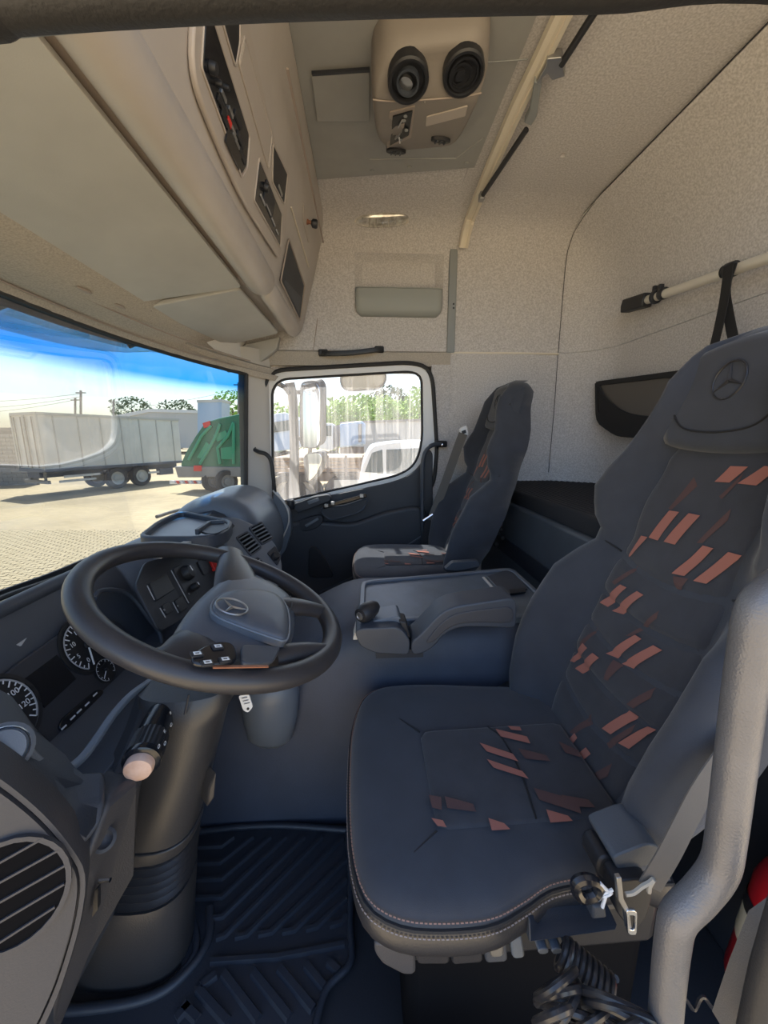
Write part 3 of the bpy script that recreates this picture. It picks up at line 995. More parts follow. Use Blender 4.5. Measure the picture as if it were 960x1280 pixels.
collar(829, 367, .026, .023, 'black_plastic', 'collar')
for px, py in ((819, 362), (826, 360)):
    c = P(px, py, X=1.235)
    G().box(c, (.02, .014, .03)).build('hook', 'black_plastic', pole, bevel=.003)
collar(914, 337, .035, .024, 'black_plastic', 'collar')
stp = thing('hanging_strap', P(905, 390, X=1.21), 'black webbing strap looped over the white pole', 'strap')
sec = [(-.017, -.0015), (.017, -.0015), (.017, .0015), (-.017, .0015)]
t0 = P(911, 331, X=1.20)
G().sweep(cr([t0, P(906, 370, X=1.20), P(898, 410, X=1.205), P(888, 450, X=1.21)], 4), sec, up=(1, 0, 0)).build('webbing', 'black_webbing', stp)
G().sweep(cr([t0 + V(.008, -.005, 0), P(907, 362, X=1.206), P(912, 400, X=1.215), P(920, 440, X=1.22)], 4), sec, up=(1, 0, 0)).build('webbing', 'black_webbing', stp)
pc = P(911, 338, X=1.235)
G().lathe(pc - dr * .016, dr, [(.0215, 0), (.0215, .032)], 18).build('loop', 'black_webbing', stp)

net = thing('net_pocket', P(810, 505, X=1.28), 'black mesh storage pocket on the rear wall above the bunk', 'pocket')
XN = 1.245
op = rpoly([P(*q, X=XN) for q in ((745, 477), (872, 460), (990, 450), (980, 560), (772, 546), (746, 528))], [.01, .01, .01, .03, .05, .05], 4)
no = resample(op, 60)
c = sum(no, V(0, 0, 0)) / 60
ni = [p + V(0, (1 if c.y > p.y else -1) * min(.03, abs(c.y - p.y)), (1 if c.z > p.z else -1) * min(.025, abs(c.z - p.z))) for p in no]
G().frame(no, ni, (-.008, 0, 0)).build('border', 'net_black', net, bevel=.002)
G().prism(op, (-.002, 0, 0)).build('backing', 'belt_grey', net)
mp = cr([P(*q, X=XN - .010) for q in ((749, 482), (757, 497), (778, 514), (805, 521), (850, 520), (980, 510))], 5)
low = [P(*q, X=XN - .006) for q in ((980, 556), (900, 552), (830, 549), (775, 543), (750, 525))]
G().prism(mp + low, (-.003, 0, 0)).build('mesh_front', 'net_black', net)
G().tube(mp, .005, 8).build('elastic_edge', 'net_black', net)
# ---------------------------------------------------------------- text helper
def text(s, o, u, w, size, m, parent, name='lettering', ext=0.0004, font=None):
    """lettering lying in the plane u, w with its centre at o"""
    cu = bpy.data.curves.new('lettering', 'FONT')
    cu.body = s
    cu.size = 1.0
    cu.align_x = 'CENTER'
    cu.align_y = 'CENTER'
    to = bpy.data.objects.new('lettering_tmp', cu)
    COL.objects.link(to)
    dg = bpy.context.evaluated_depsgraph_get()
    me = to.evaluated_get(dg).to_mesh()
    u, w = Vector(u).normalized(), Vector(w).normalized()
    nn = u.cross(w)
    g = G()
    vs = [Vector(o) + u * (v.co.x * size) + w * (v.co.y * size) for v in me.vertices]
    fs = [tuple(p.vertices) for p in me.polygons]
    g.add(vs, fs)
    g.add([v + nn * ext for v in vs], fs)
    to.to_mesh_clear()
    bpy.data.objects.remove(to)
    bpy.data.curves.remove(cu)
    return g.build(name, m, parent, flat=True)

# ---------------------------------------------------------------- dashboard
dash = thing('dashboard', (-0.65, 1.15, 0.1), 'dark blue-grey dashboard with gauges, switches and air vents', 'dashboard')
DR = [None, (-0.76, .68), (-0.70, .726), (-0.684, .706), (-0.668, .685), (-0.590, .515), (-0.505, .495), (-0.395, .553), (-0.372, .52), (-0.46, .20), (-0.70, .12)]
DC = [None, (-0.80, .70), (-0.625, .742), (-0.592, .728), (-0.57, .705), (-0.475, .52), (-0.455, .48), (-0.45, .45), (-0.45, .40), (-0.52, .20), (-0.70, .12)]
DP = [None, (-0.72, .790), (-0.60, .80), (-0.525, .77), (-0.475, .70), (-0.435, .58), (-0.44, .48), (-0.45, .45), (-0.45, .40), (-0.52, .20), (-0.70, .12)]
DE = [None, (-0.70, .780), (-0.60, .785), (-0.54, .75), (-0.50, .69), (-0.465, .58), (-0.46, .48), (-0.46, .45), (-0.46, .40), (-0.52, .20), (-0.70, .12)]
def dring(tab, y):
    r = []
    for k, q in enumerate(tab):
        if q is None:
            yy = min(max(y, .22), 2.08)
            q = (ws_x(yy, .65) + .02, ws_bot(yy) + .004)
        x, z = q
        if k == 1:
            x = min(x, -0.70)
        r.append(V(x, y, z))
    return r
def dmix(a, b, t):
    return [None if q is None else (q[0] * (1 - t) + b[i][0] * t, q[1] * (1 - t) + b[i][1] * t) for i, q in enumerate(a)]
stn = [(DR, .36), (DR, .60), (DR, .90), (DR, 1.04), (dmix(DR, DC, .55), 1.08), (DC, 1.13), (DC, 1.3), (DC, 1.56), (dmix(DC, DP, .4), 1.60), (dmix(DC, DP, .8), 1.66), (DP, 1.76), (DP, 1.95), (DE, 2.03), (dmix(DE, DC, .3), 2.07)]
rings = [dring(t, y) for t, y in stn]
G().loft(rings).build('main_moulding', 'dash_plastic', dash, bevel=.008, seg=3, ang=35)
# padded passenger dome skin, sun and sky light put into its paler colour
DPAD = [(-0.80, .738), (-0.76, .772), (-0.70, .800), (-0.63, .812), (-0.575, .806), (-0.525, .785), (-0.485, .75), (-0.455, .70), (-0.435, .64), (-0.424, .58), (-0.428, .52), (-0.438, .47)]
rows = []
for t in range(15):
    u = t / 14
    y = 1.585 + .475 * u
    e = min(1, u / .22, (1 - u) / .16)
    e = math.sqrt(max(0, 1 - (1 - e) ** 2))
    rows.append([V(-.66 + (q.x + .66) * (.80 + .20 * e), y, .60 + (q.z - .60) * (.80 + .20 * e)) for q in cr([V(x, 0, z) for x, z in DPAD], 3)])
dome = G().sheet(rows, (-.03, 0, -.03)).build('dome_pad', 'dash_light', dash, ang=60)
# vertical end panel of the dome facing the door
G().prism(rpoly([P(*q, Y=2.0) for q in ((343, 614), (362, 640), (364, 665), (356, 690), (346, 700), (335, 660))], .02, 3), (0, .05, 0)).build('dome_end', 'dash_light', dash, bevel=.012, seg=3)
G().tube(cr([P(341, 613, Y=1.98), P(357, 632, Y=1.985), P(361, 652, Y=1.985), P(352, 676, Y=1.985), P(349, 692, Y=1.985)], 6), .004, 8).build('dome_edge_line', 'pillar_grey', dash)  # pale tube along the far edge of the dome
# lidded tray on the dash top
tp = [P(*q, Z=.752) for q in ((170, 676), (196, 655), (226, 641), (292, 654), (284, 668), (258, 676))]
lo = resample(rpoly(tp, .05, 4), 48)
cc = sum(lo, V(0, 0, 0)) / 48
li = [p + (cc - p) * .10 for p in lo]
tray = G().prism([p - V(0, 0, .02) for p in li], (0, 0, .012)).build('tray_floor', 'dash_light', dash)
G().frame([p - V(0, 0, .03) for p in lo], [p - V(0, 0, .03) for p in li], (0, 0, .042)).build('tray_rim', 'dash_plastic', dash, bevel=.005)
# cup holder at the end of the tray
ch = [P(*q, Z=.766) for q in ((248, 664), (262, 654), (278, 652), (288, 658), (268, 668))]
G().prism(rpoly(ch, .03, 4), (0, 0, -.006)).build('cup_recess', 'dash_dark', dash)
for (a, b) in (((246, 664), (262, 653)), ((262, 653), (280, 652))):
    G().sweep([P(*a, Z=.770), P(*b, Z=.770)], [(-.006, -.012), (.006, -.012), (.006, .006), (-.006, .006)]).build('cup_clip', 'dash_plastic', dash, bevel=.002)

# ----- instrument cluster
CLN = V(0.170, 0, 0.078).normalized()
CLO = V(-0.629, 0, 0.60)
def CP(px, py, l=0.0):
    return P(px, py, pl=(CLO + CLN * l, CLN))
CU, CV = V(0, 1, 0), V(-0.078, 0, 0.170).normalized()
clus = G().prism(rpoly([CP(*q, .004) for q in ((-60, 905), (10, 835), (95, 778), (130, 772), (158, 790), (172, 850), (132, 862), (40, 955), (-20, 990))], .04, 4), CLN * .012).build('instrument_panel', 'cluster_face', dash, bevel=.003)
def dial(cx, cy, r, a0, a1, nt, nums, needle, small=False):
    c = CP(cx, cy, .017)
    G().lathe(c - CLN * .002, CLN, [(r * 1.13, 0), (r * 1.13, .003), (r * 1.02, .003), (r * 1.0, .0015), (.001, .0015)], 36, False).build('dial_face', 'dial_black', dash)
    dp = lambda a, rr, l=.0028: c + CLN * l + CU * (rr * math.cos(math.radians(a))) + CV * (rr * math.sin(math.radians(a)))
    arc = [dp(a0 + (a1 - a0) * k / 24, r * .93) for k in range(25)]
    G().sweep(arc, [(-r * .025, -.0003), (r * .025, -.0003), (r * .025, .0003), (-r * .025, .0003)], up=CLN).build('dial_arc', 'print_grey', dash)
    g = G()
    for k in range(nt + 1):
        a = a0 + (a1 - a0) * k / nt
        q = dp(a, r * (.86 if k % 2 else .82))
        ra = (dp(a, r) - dp(a, 0)).normalized()
        g.box(q, (r * (.10 if k % 2 else .20), r * .035, .0006), (ra, CLN.cross(ra), CLN))
    g.build('dial_ticks', 'print_white', dash)
    for s, a in nums:
        text(s, dp(a, r * .60), CU, CV, r * .24, 'print_white', dash, 'dial_number')
    if needle is not None:
        G().sweep([dp(needle + 180, r * .15, .004), dp(needle, r * .8, .004)], [(-r * .03, -.0005), (r * .03, -.0005), (r * .03, .0005), (-r * .03, .0005)], up=CLN).build('needle', 'print_white', dash)
        G().lathe(dp(0, 0, .002), CLN, [(r * .14, 0), (r * .13, .004), (.001, .005)], 16).build('needle_hub', 'black_plastic', dash)
dial(2, 893, .060, 225, -45, 24, [('60', 130), ('80', 80), ('100', 30), ('120', -15), ('20', 200)], None)
dial(38, 942, .030, 200, -20, 8, [('1/2', 90)], -10)
dial(108, 806, .058, 235, -10, 20, [('0', 235), ('5', 195), ('10', 150), ('15', 100), ('20', 55)], 250)
dial(131, 838, .026, 250, -40, 12, [], 215)
G().prism([CP(*q, .016) for q in ((27, 851), (70, 819), (94, 849), (55, 885))], CLN * .002).build('display', 'screen_black', dash)
bar = rpoly([CP(*q, .015) for q in ((70, 913), (74, 900), (118, 863), (128, 864), (124, 872), (78, 915))], .01, 3)
G().prism(bar, CLN * .006).build('button_bar', 'black_gloss', dash, bevel=.001)
for px, py in ((80, 909), (91, 897), (99, 889), (109, 880), (119, 868)):
    q = CP(px, py, .0215)
    G().box(q, (.012, .003, .0008), (CU, CV, CLN)).build('button_mark', 'print_white', dash)
# dark recess surround of the upper right of the cluster (hooded)
hood = cr([CP(*q, .03) for q in ((118, 748), (128, 738), (160, 742), (184, 770), (202, 800), (196, 850))], 5)
G().tube(hood, .006, 8).build('hood_edge', 'dash_plastic', dash)
# lower glossy shelf and its pale lip
lipp = cr([P(30, 936, Y=.43), P(52, 955, Y=.45), P(76, 965, Y=.475), P(100, 950, Y=.50), P(120, 925, Y=.53), P(142, 893, Y=.575), P(165, 868, Y=.62), P(190, 850, Y=.67)], 5)
G().sweep(lipp, [(-.006, -.004), (.006, -.004), (.006, .004), (-.006, .004)], up=(0, 0, 1)).build('shelf_lip', 'dash_light', dash, bevel=.002)
# the arm that runs from the lamp switch down to the knee panel
arm = [P(-40, 870, Y=.46), P(0, 905, Y=.45), P(40, 948, Y=.445), P(75, 985, Y=.44), P(100, 1004, Y=.43), P(132, 1000, Y=.44), P(128, 1030, Y=.42), P(105, 1062, Y=.40), P(60, 1015, Y=.39), P(0, 965, Y=.385), P(-40, 935, Y=.385)]
G().prism(arm, (-.03, .05, 0)).build('side_arm', 'dash_plastic', dash, bevel=.008, seg=3)
kn = P(2, 938, Y=.42)
ls = G().lathe(kn, V(.55, -.5, .45), [(.030, -.01), (.030, .012), (.026, .016), (.022, .014), (.021, .022), (.004, .024)], 24).build('lamp_switch', 'dash_light', dash)
G().lathe(kn, V(.55, -.5, .45), [(.0255, .0162), (.0245, .0178), (.0235, .0162)], 24, False).build('switch_ring', 'chrome', ls)
# brow roll along the front of the dash
G().tube([V(-.702, y, .722) for y in (.30, .5, .7, .9, 1.06)], .016, 12).build('brow_roll', 'dash_plastic', dash)
G().prism([CP(*q, .02) for q in ((20, 806), (32, 798), (25, 808)) ], CLN * .003).build('warning_mark', 'print_grey', dash)

# ----- centre stack on the sloping centre panel
CSN = V(0.185, 0, 0.095).normalized()
CSO = V(-0.522, 0, 0.6125)
CSV = V(-0.095, 0, 0.185).normalized()
def SP(px, py, l=0.0):
    return P(px, py, pl=(CSO + CSN * l, CSN))
sw = G().prism(rpoly([SP(*q, -.004) for q in ((166, 735), (178, 704), (232, 690), (270, 700), (268, 740), (222, 778), (196, 792))], .02, 3), CSN * .008).build('switch_panel', 'dash_dark', dash, bevel=.002)
def sbtn(quad, m, nm, l=.003, h=.006):
    return G().prism(rpoly([SP(*q, l) for q in quad], .004, 2), CSN * h).build(nm, m, dash, bevel=.0015)
sbtn(((184, 730), (206, 718), (216, 738), (194, 752)), 'black_plastic', 'switch_blank')
sbtn(((214, 712), (224, 706), (246, 742), (236, 755)), 'black_plastic', 'climate_panel')
sbtn(((200, 758), (208, 753), (214, 765), (206, 770)), 'black_plastic', 'switch')
sbtn(((216, 752), (226, 745), (234, 760), (224, 767)), 'black_plastic', 'switch')
sbtn(((245, 703), (256, 697), (264, 712), (254, 720)), 'black_plastic', 'switch')
sbtn(((259, 700), (264, 697), (271, 711), (266, 715)), 'red_button', 'hazard_button', .004, .010)
for a, b in (((184, 732), (193, 750)), ((214, 713), (236, 754)), ((200, 760), (207, 772)), ((216, 753), (223, 766))):
    G().tube([SP(*a, .010), SP(*b, .010)], .0014, 6).build('panel_edge', 'print_grey', dash)
for px, py, r in ((232, 717, .024), (240, 735, .012)):
    q = SP(px, py, .006)
    G().lathe(q, CSN, [(r, 0), (r, .008), (r * .8, .022), (r * .3, .024), (.001, .024)], 22).build('rotary_knob', 'black_plastic', dash)
    G().box(q + CSN * .0245 + CSV * r * .3, (.003, r * .7, .001), (CU, CSV, CSN)).build('knob_mark', 'print_white', dash)
for px, py in ((236, 742), (222, 757), (205, 762)):
    text('o', SP(px, py, .0125), CU, CSV, .012, 'print_grey', dash, 'switch_symbol')
# centre vents: a housing with frames and louvres, turned to the driver
VEN = V(0.62, -0.42, 0.66).normalized()
VEO = P(318, 675, Y=1.42)
def VE(px, py, l=0.0):
    return P(px, py, pl=(VEO + VEN * l, VEN))
vh = G().prism(rpoly([VE(*q, 0) for q in ((256, 660), (276, 646), (298, 647), (326, 660), (346, 682), (353, 704), (352, 730), (336, 738), (318, 716), (296, 692))], .02, 3), -VEN * .09).build('vent_housing', 'dash_light', dash, bevel=.006, seg=3)
def vent(quad, n, nm):
    a = [VE(*q, .001) for q in quad]
    f = G().prism(rpoly(a, .006, 2), VEN * .002).build(nm, 'shade_black', dash)  # flat black face, the shade of an open vent painted in
    c = sum(a, V(0, 0, 0)) / 4
    no_ = resample(rpoly([p + (p - c) * .14 for p in a], .008, 3), 32)
    ni_ = resample(rpoly(a, .006, 3), 32)
    G().frame([p - VEN * .002 for p in no_], [p - VEN * .002 for p in ni_], VEN * .008).build('vent_frame', 'dash_plastic', f)
    for k in range(n):
        t = (k + .5) / n
        l0, r0 = a[0].lerp(a[3], t), a[1].lerp(a[2], t)
        G().sweep([l0 + VEN * .004, r0 + VEN * .004], [(-.003, -.001), (.003, .002), (.003, .004), (-.003, .001)], up=VEN).build('louvre', 'dash_light', f)
vent(((312, 661), (326, 654), (340, 673), (327, 680)), 5, 'air_vent')
vent(((296, 673), (309, 666), (325, 685), (313, 694)), 5, 'air_vent')
vent(((312, 706), (322, 698), (340, 716), (332, 724)), 4, 'air_vent')
G().prism([VE(*q, .0) for q in ((276, 668), (290, 655), (293, 658), (280, 672))], VEN * .004).build('fascia_groove', 'dash_dark', dash)
G().prism(rpoly([VE(*q, -.002) for q in ((333, 692), (343, 683), (351, 697), (346, 708))], .008, 3), VEN * .006).build('socket_cover', 'dash_dark', dash)
G().lathe(VE(343, 696, .004), VEN, [(.015, 0), (.015, .012), (.012, .016), (.002, .016)], 18).build('socket_knob', 'black_plastic', dash)
# lower centre console fascia seen through the wheel
G().span((-.46, 1.10, .18), (-.40, 1.60, .44)).build('lower_fascia', 'dash_plastic', dash, bevel=.03, seg=4)
# inner top grille strip near the windshield
G().sweep([P(196, 697, Z=.745), P(246, 672, Z=.748)], [(-.012, -.003), (.012, -.003), (.012, .004), (-.012, .004)], up=(0, 0, 1)).build('defrost_strip', 'pillar_grey', dash, bevel=.002)
# knee panel between cluster and column
kp = [P(185, 858, Y=.64), P(170, 905, Y=.58), P(128, 1000, Y=.47), P(150, 1010, Y=.47), P(176, 955, Y=.53), P(200, 890, Y=.60)]
G().prism(kp, (-.04, .03, -.03)).build('knee_panel', 'dash_dark', dash, bevel=.006)
fl = [P(135, 1003, Y=.44), P(172, 968, Y=.50), P(180, 985, Y=.50), P(160, 1090, Y=.48), P(120, 1180, Y=.47), P(75, 1290, Y=.45), P(60, 1290, Y=.42), P(110, 1120, Y=.40), P(108, 1075, Y=.40)]
flank = G().prism(fl, (-.06, .03, -.01)).build('flank_panel', 'kick_grey', dash, bevel=.01, seg=3)
FLN = (P(140, 1040, Y=.455) - CAM).normalized()
c = P(130, 1050, Y=.435)
G().lathe(c, -FLN, [(.014, -.02), (.014, .004), (.010, .005), (.006, .002), (.001, .002)], 18).build('panel_fastener', 'dash_dark', flank)
G().tube([P(124, 1101, Y=.425), P(138, 1100, Y=.425)], .0028, 8).build('bonnet_lever', 'chrome', flank)
G().prism([P(*q, Y=.43) for q in ((122, 1108), (126, 1104), (126, 1130), (119, 1140))], (0, -.006, 0)).build('catch_slot', 'black_plastic', flank)

# near-side kick panel with a round louvred vent
KN = V(0.50, -0.86, 0.12).normalized()
KO = P(60, 1120, Y=.36)
def KP(px, py, l=0.0):
    return P(px, py, pl=(KO + KN * l, KN))
out = resample(rpoly([KP(*q) for q in ((-120, 900), (0, 968), (60, 1018), (98, 1066), (112, 1095), (102, 1160), (74, 1250), (30, 1340), (-120, 1340))], .03, 4), 72)
cc = sum(out, V(0, 0, 0)) / 72
inn = [p + (cc - p) * .085 for p in out]
kick = G().loft([[p - KN * .05 for p in out], [p - KN * .006 for p in out], [p + (cc - p) * .02 for p in out], [p + (cc - p) * .075 for p in out], [p + (cc - p) * .08 - KN * .006 for p in out], [p + (cc - p) * .095 - KN * .006 for p in out], [p + (cc - p) * .105 + KN * .003 for p in out], [p + (cc - p) * .5 + KN * .004 for p in out]]).build('kick_panel', 'kick_grey', dash, ang=50)
vc = KP(12, 1118, .005)
KV = (V(0, 0, 1) - KN * KN.z).normalized()
KU = KV.cross(KN)
lo = [vc + KU * (.047 * math.cos(t)) + KV * (.058 * math.sin(t)) for t in [2 * math.pi * k / 28 for k in range(28)]]
vr = G().prism([p - KN * .004 for p in lo], KN * .006).build('side_vent', 'shade_black', dash)  # black plate in place of a recess, its shade put into the colour
lo2 = [vc + KU * (.052 * math.cos(t)) + KV * (.063 * math.sin(t)) for t in [2 * math.pi * k / 28 for k in range(28)]]
G().frame([p - KN * .003 for p in lo2], [p - KN * .003 for p in lo], KN * .007).build('vent_frame', 'kick_grey', vr)
for k in range(5):
    y = -.042 + .021 * k
    hw = .047 * math.sqrt(1 - (y / .060) ** 2)
    c = vc + KV * y + KN * .003
    G().sweep([c - KU * hw + KV * -.006, c + KU * hw + KV * .006], [(-.0012, -.001), (.0012, -.001), (.0012, .0012), (-.0012, .0012)], up=KN).build('louvre', 'kick_grey', vr)

# ---------------------------------------------------------------- steering wheel
WC = V(-0.2733, 0.7077, 0.7394)
ta, tb = math.radians(23.0), math.radians(1.7)
WN = V(math.sin(ta) * math.cos(tb), math.sin(tb), math.cos(ta) * math.cos(tb))
WU = V(0, 1, 0).cross(WN).normalized()
WV = WN.cross(WU)
def WP(px, py, l=0.0):
    return P(px, py, pl=(WC + WN * l, WN))
sw_ = thing('steering_wheel', WC - WN * .08, 'large black steering wheel with airbag pad and star emblem', 'steering wheel')
ring = [WC + WU * (.225 * math.cos(t)) + WV * (.225 * math.sin(t)) for t in [2 * math.pi * k / 72 for k in range(72)]]
G().sweep(ring, [(.0195 * math.cos(t), .0175 * math.sin(t)) for t in [2 * math.pi * k / 16 for k in range(16)]], up=WN, closed=True).build('rim', 'wheel_rubber', sw_)
hp_ = resample(rpoly([WP(*q, -.01) for q in ((206, 824), (216, 790), (244, 755), (274, 730), (300, 720), (330, 731), (352, 743), (368, 758), (368, 798), (354, 818), (330, 834), (270, 840), (225, 838))], .05, 5), 64)
hc = sum(hp_, V(0, 0, 0)) / 64
rings = [[hc + (p - hc) * s + WN * l for p in hp_] for s, l in ((.55, -.06), (.85, -.035), (.98, -.012), (1.0, 0), (.97, .012), (.9, .021), (.78, .027), (.6, .030), (.3, .032))]
G().loft(rings).build('hub', 'wheel_pad', sw_, ang=60)
def spoke(a, b, wa, wb, la, lb, nm='spoke', m='wheel_rubber'):
    pa, pb = WP(*a, la), WP(*b, lb)
    t = (pb - pa).normalized()
    s_ = WN.cross(t)
    rings = []
    for k in range(9):
        q = k / 8
        p = pa.lerp(pb, q) + WN * (.006 * math.sin(math.pi * q))
        w = wa + (wb - wa) * (q ** 1.5)
        if q > .8:
            w *= 1 + .35 * ((q - .8) / .2) ** 2
        h = .015
        rings.append([p + s_ * (w * math.cos(u)) + WN * (h * math.sin(u)) for u in [2 * math.pi * j / 16 for j in range(16)]])
    return G().loft(rings).build(nm, m, sw_, ang=60)
spoke((300, 745), (288, 690), .052, .024, .002, 0)
spoke((345, 758), (406, 766), .030, .016, .004, 0)
spoke((340, 822), (409, 815), .022, .013, -.002, 0)
spoke((262, 806), (214, 832), .050, .030, .000, 0)
# airbag cover with outline
pd = resample(rpoly([WP(*q, .030) for q in ((262, 768), (266, 750), (284, 739), (322, 737), (350, 744), (362, 766), (361, 804), (346, 800), (300, 784))], .05, 5), 56)
pc_ = sum(pd, V(0, 0, 0)) / 56
pad = G().loft([[pc_ + (p - pc_) * s + WN * l for p in pd] for s, l in ((1.0, -.012), (1.0, -.002), (.97, .003), (.9, .007), (.7, .010), (.35, .012))]).build('airbag_cover', 'wheel_pad', sw_, ang=60)
G().tube([p + WN * .0005 for p in pd], .0022, 6, closed=True).build('cover_seam', 'dash_light', sw_)
# three-pointed star in a ring
ec = WP(290, 758, .0455)
er = .026
eu = (WP(310, 758, .0455) - ec).normalized()
ev = WN.cross(eu)
G().tube([ec + eu * (er * math.cos(t)) + ev * (er * math.sin(t)) for t in [2 * math.pi * k / 36 for k in range(36)]], .0018, 8, closed=True).build('emblem_ring', 'steel_grey', pad)
def star(c, u, w, n, r, m, parent, th=.0025):
    g = G()
    for a in (100, 220, 340):
        d = u * math.cos(math.radians(a)) + w * math.sin(math.radians(a))
        s_ = n.cross(d)
        g.loft([[c + s_ * r * .15 + d * r * .0, c - s_ * r * .15, c + n * th], [c + d * r * .98 + s_ * r * .015, c + d * r * .98 - s_ * r * .015, c + d * r * .98 + n * th * .4]])
    return g.build('emblem_star', m, parent, flat=True)
star(ec - WN * .001, eu, ev, WN, er, 'steel_grey', pad)
# button pod
pod = G().prism(rpoly([WP(*q, .024) for q in ((236, 826), (252, 812), (276, 806), (292, 810), (296, 834), (242, 837))], .02, 4), WN * .008).build('button_pod', 'black_gloss', sw_, bevel=.003)
for px, py in ((246, 818), (272, 809), (259, 829), (281, 825)):
    q = WP(px, py, .033)
    b_ = G().box(q, (.016, .011, .003), (eu, ev, WN)).build('button', 'black_plastic', pod, bevel=.001)
    no_ = [q + eu * a + ev * b + WN * .002 for a, b in ((-.005, -.003), (.005, -.003), (.005, .003), (-.005, .003))]
    ni_ = [q + eu * a * .6 + ev * b * .5 + WN * .002 for a, b in ((-.005, -.003), (.005, -.003), (.005, .003), (-.005, .003))]
    G().frame(no_, ni_, WN * .0006).build('icon', 'print_white', b_)
G().prism(rpoly([WP(*q, .022) for q in ((299, 810), (350, 812), (340, 832), (300, 835))], .012, 3), WN * .007).build('pod_blank', 'dash_plastic', sw_, bevel=.003)
G().sweep([WP(266, 834, .030), WP(335, 833, .028)], [(-.002, -.001), (.002, -.001), (.002, .001), (-.002, .001)], up=WN).build('trim_bar', 'copper', sw_)
for a, b in (((354, 764), (352, 780)), ((363, 756), (361, 770))):
    pass
G().tube([WP(363, 745, .02), WP(365, 755, .021), WP(361, 770, .021)], .0014, 6).build('spoke_joint', 'dash_dark', sw_)

# ---------------------------------------------------------------- steering column
colm = thing('steering_column', (-.46, .60, 0), 'black steering column cover with rubber bellows above the floor', 'steering column')
def cring(px, py, Y, halfpx, ry, n=28, tilt=0.0, pw=2.6):
    c = P(px, py, Y=Y)
    d = (c - CAM).dot(FW)
    rx = halfpx * d / F
    r = []
    for k in range(n):
        t = 2 * math.pi * k / n
        ct, s_ = math.cos(t), math.sin(t)
        e = 2 / pw
        x = rx * math.copysign(abs(ct) ** e, ct)
        y = ry * math.copysign(abs(s_) ** e, s_)
        r.append(V(c.x + x, c.y + y, c.z + tilt * x))
    return r
G().loft([cring(238, 850, .66, 56, .062), cring(238, 868, .65, 55, .064), cring(233, 886, .645, 49, .062), cring(228, 915, .64, 47, .062), cring(220, 950, .635, 46, .062), cring(210, 990, .63, 46, .062), cring(203, 1016, .63, 46, .062), cring(200, 1026, .63, 46, .062)]).build('upper_shroud', 'column_grey', colm, ang=60)
G().loft([cring(200, 1024, .63, 49, .066), cring(198, 1032, .63, 50, .067), cring(197, 1038, .63, 48, .066)]).build('collar', 'column_grey', colm, bevel=.002)
rg = []
for k in range(25):
    t = k / 24
    w_ = math.sin(k * math.pi / 2 - .5)
    rg.append(cring(196 - 8 * t, 1037 + 58 * t, .63, (46 + 2 * t) + 4.0 * w_, .062 + .007 * w_))
G().loft(rg).build('bellows', 'black_plastic', colm, ang=80)
G().loft([cring(188, 1092, .63, 52, .068), cring(184, 1115, .625, 55, .072), cring(178, 1150, .63, 60, .068), cring(172, 1180, .635, 65, .064), cring(168, 1194, .64, 67, .062), cring(167, 1200, .64, 68, .062)]).build('lower_boot', 'column_grey', colm, ang=60)
G().tube([P(236, 868, Y=.585), P(231, 893, Y=.585)], .0018, 6).build('shroud_joint', 'dash_dark', colm)
G().prism([P(*q, Y=.615) for q in ((252, 975), (262, 955), (260, 985), (251, 998))], (.02, -.02, 0)).build('latch', 'column_grey', colm, bevel=.003)
# indicator stalk
ind = thing('indicator_stalk', P(200, 895, Y=.60), 'black multi-function stalk with a worn tan end button', 'stalk')
sa, sb = P(205, 884, Y=.615), P(174, 958, Y=.50)
ax = (sb - sa).normalized()
Ls = (sb - sa).length
G().lathe(sa, ax, [(.016, -.02), (.020, .0), (.024, Ls * .35), (.025, Ls * .55)], 24).build('shaft', 'black_gloss', ind)
rings = []
for k in range(5):
    h = Ls * (.55 + .30 * k / 4)
    u = ax.orthogonal().normalized()
    w = ax.cross(u)
    rings.append([sa + ax * h + (u * math.cos(t) + w * math.sin(t)) * (.0245 + (.0018 if j % 2 else 0)) for j, t in enumerate([2 * math.pi * q / 48 for q in range(48)])])
G().loft(rings).build('grip_ring', 'black_plastic', ind, ang=20)
G().lathe(sa + ax * Ls * .85, ax, [(.0255, 0), (.0265, .006), (.0265, .010), (.022, .013)], 28).build('end_ring', 'black_gloss', ind)
G().lathe(sa + ax * (Ls * .85 + .008), ax, [(.0195, 0), (.0200, .012), (.0185, .017), (.012, .0195), (.001, .020)], 28).build('end_button', 'rubber_tan', ind)
side = (V(1, -0.5, .25) - ax * ax.dot(V(1, -.5, .25))).normalized()
for k, s_ in enumerate((.12, .28, .42, .62, .74, .86)):
    o_ = sa + ax * (Ls * s_) + side * (.0215 + .005 * min(1, s_ * 1.8))
    text('=' if k in (1, 3) else '0', o_ + ax.cross(side) * (.006 if k % 2 else -.004), ax.cross(side), -ax, .011, 'print_white', ind, 'stalk_symbol')
# key with tag hanging from the ignition
key = thing('ignition_key', P(305, 878, Y=.72), 'white key tag hanging from the ignition lock', 'key')
ka = [P(*q, Y=.70) for q in ((298, 870), (311, 868), (316, 884), (310, 891), (304, 888))]
tg = G().prism(rpoly(ka, .004, 2), (0, .003, 0)).build('tag', 'key_white', key)
G().lathe(P(310, 886, Y=.699), (0, -1, 0), [(.0025, -.001), (.0025, .001), (.0005, .001)], 10).build('tag_hole', 'dash_dark', key)
for k in range(3):
    G().tube([P(302 + 1.5 * k, 873 + 3.5 * k, Y=.6985), P(309 + 1.5 * k, 871.5 + 3.5 * k, Y=.6985)], .0006, 5).build('tag_print', 'dash_plastic', key)
G().lathe(P(300, 862, Y=.70), (.3, -1, 0), [(.012, -.03), (.012, .0), (.009, .002), (.001, .002)], 16).build('key_head', 'black_plastic', key)
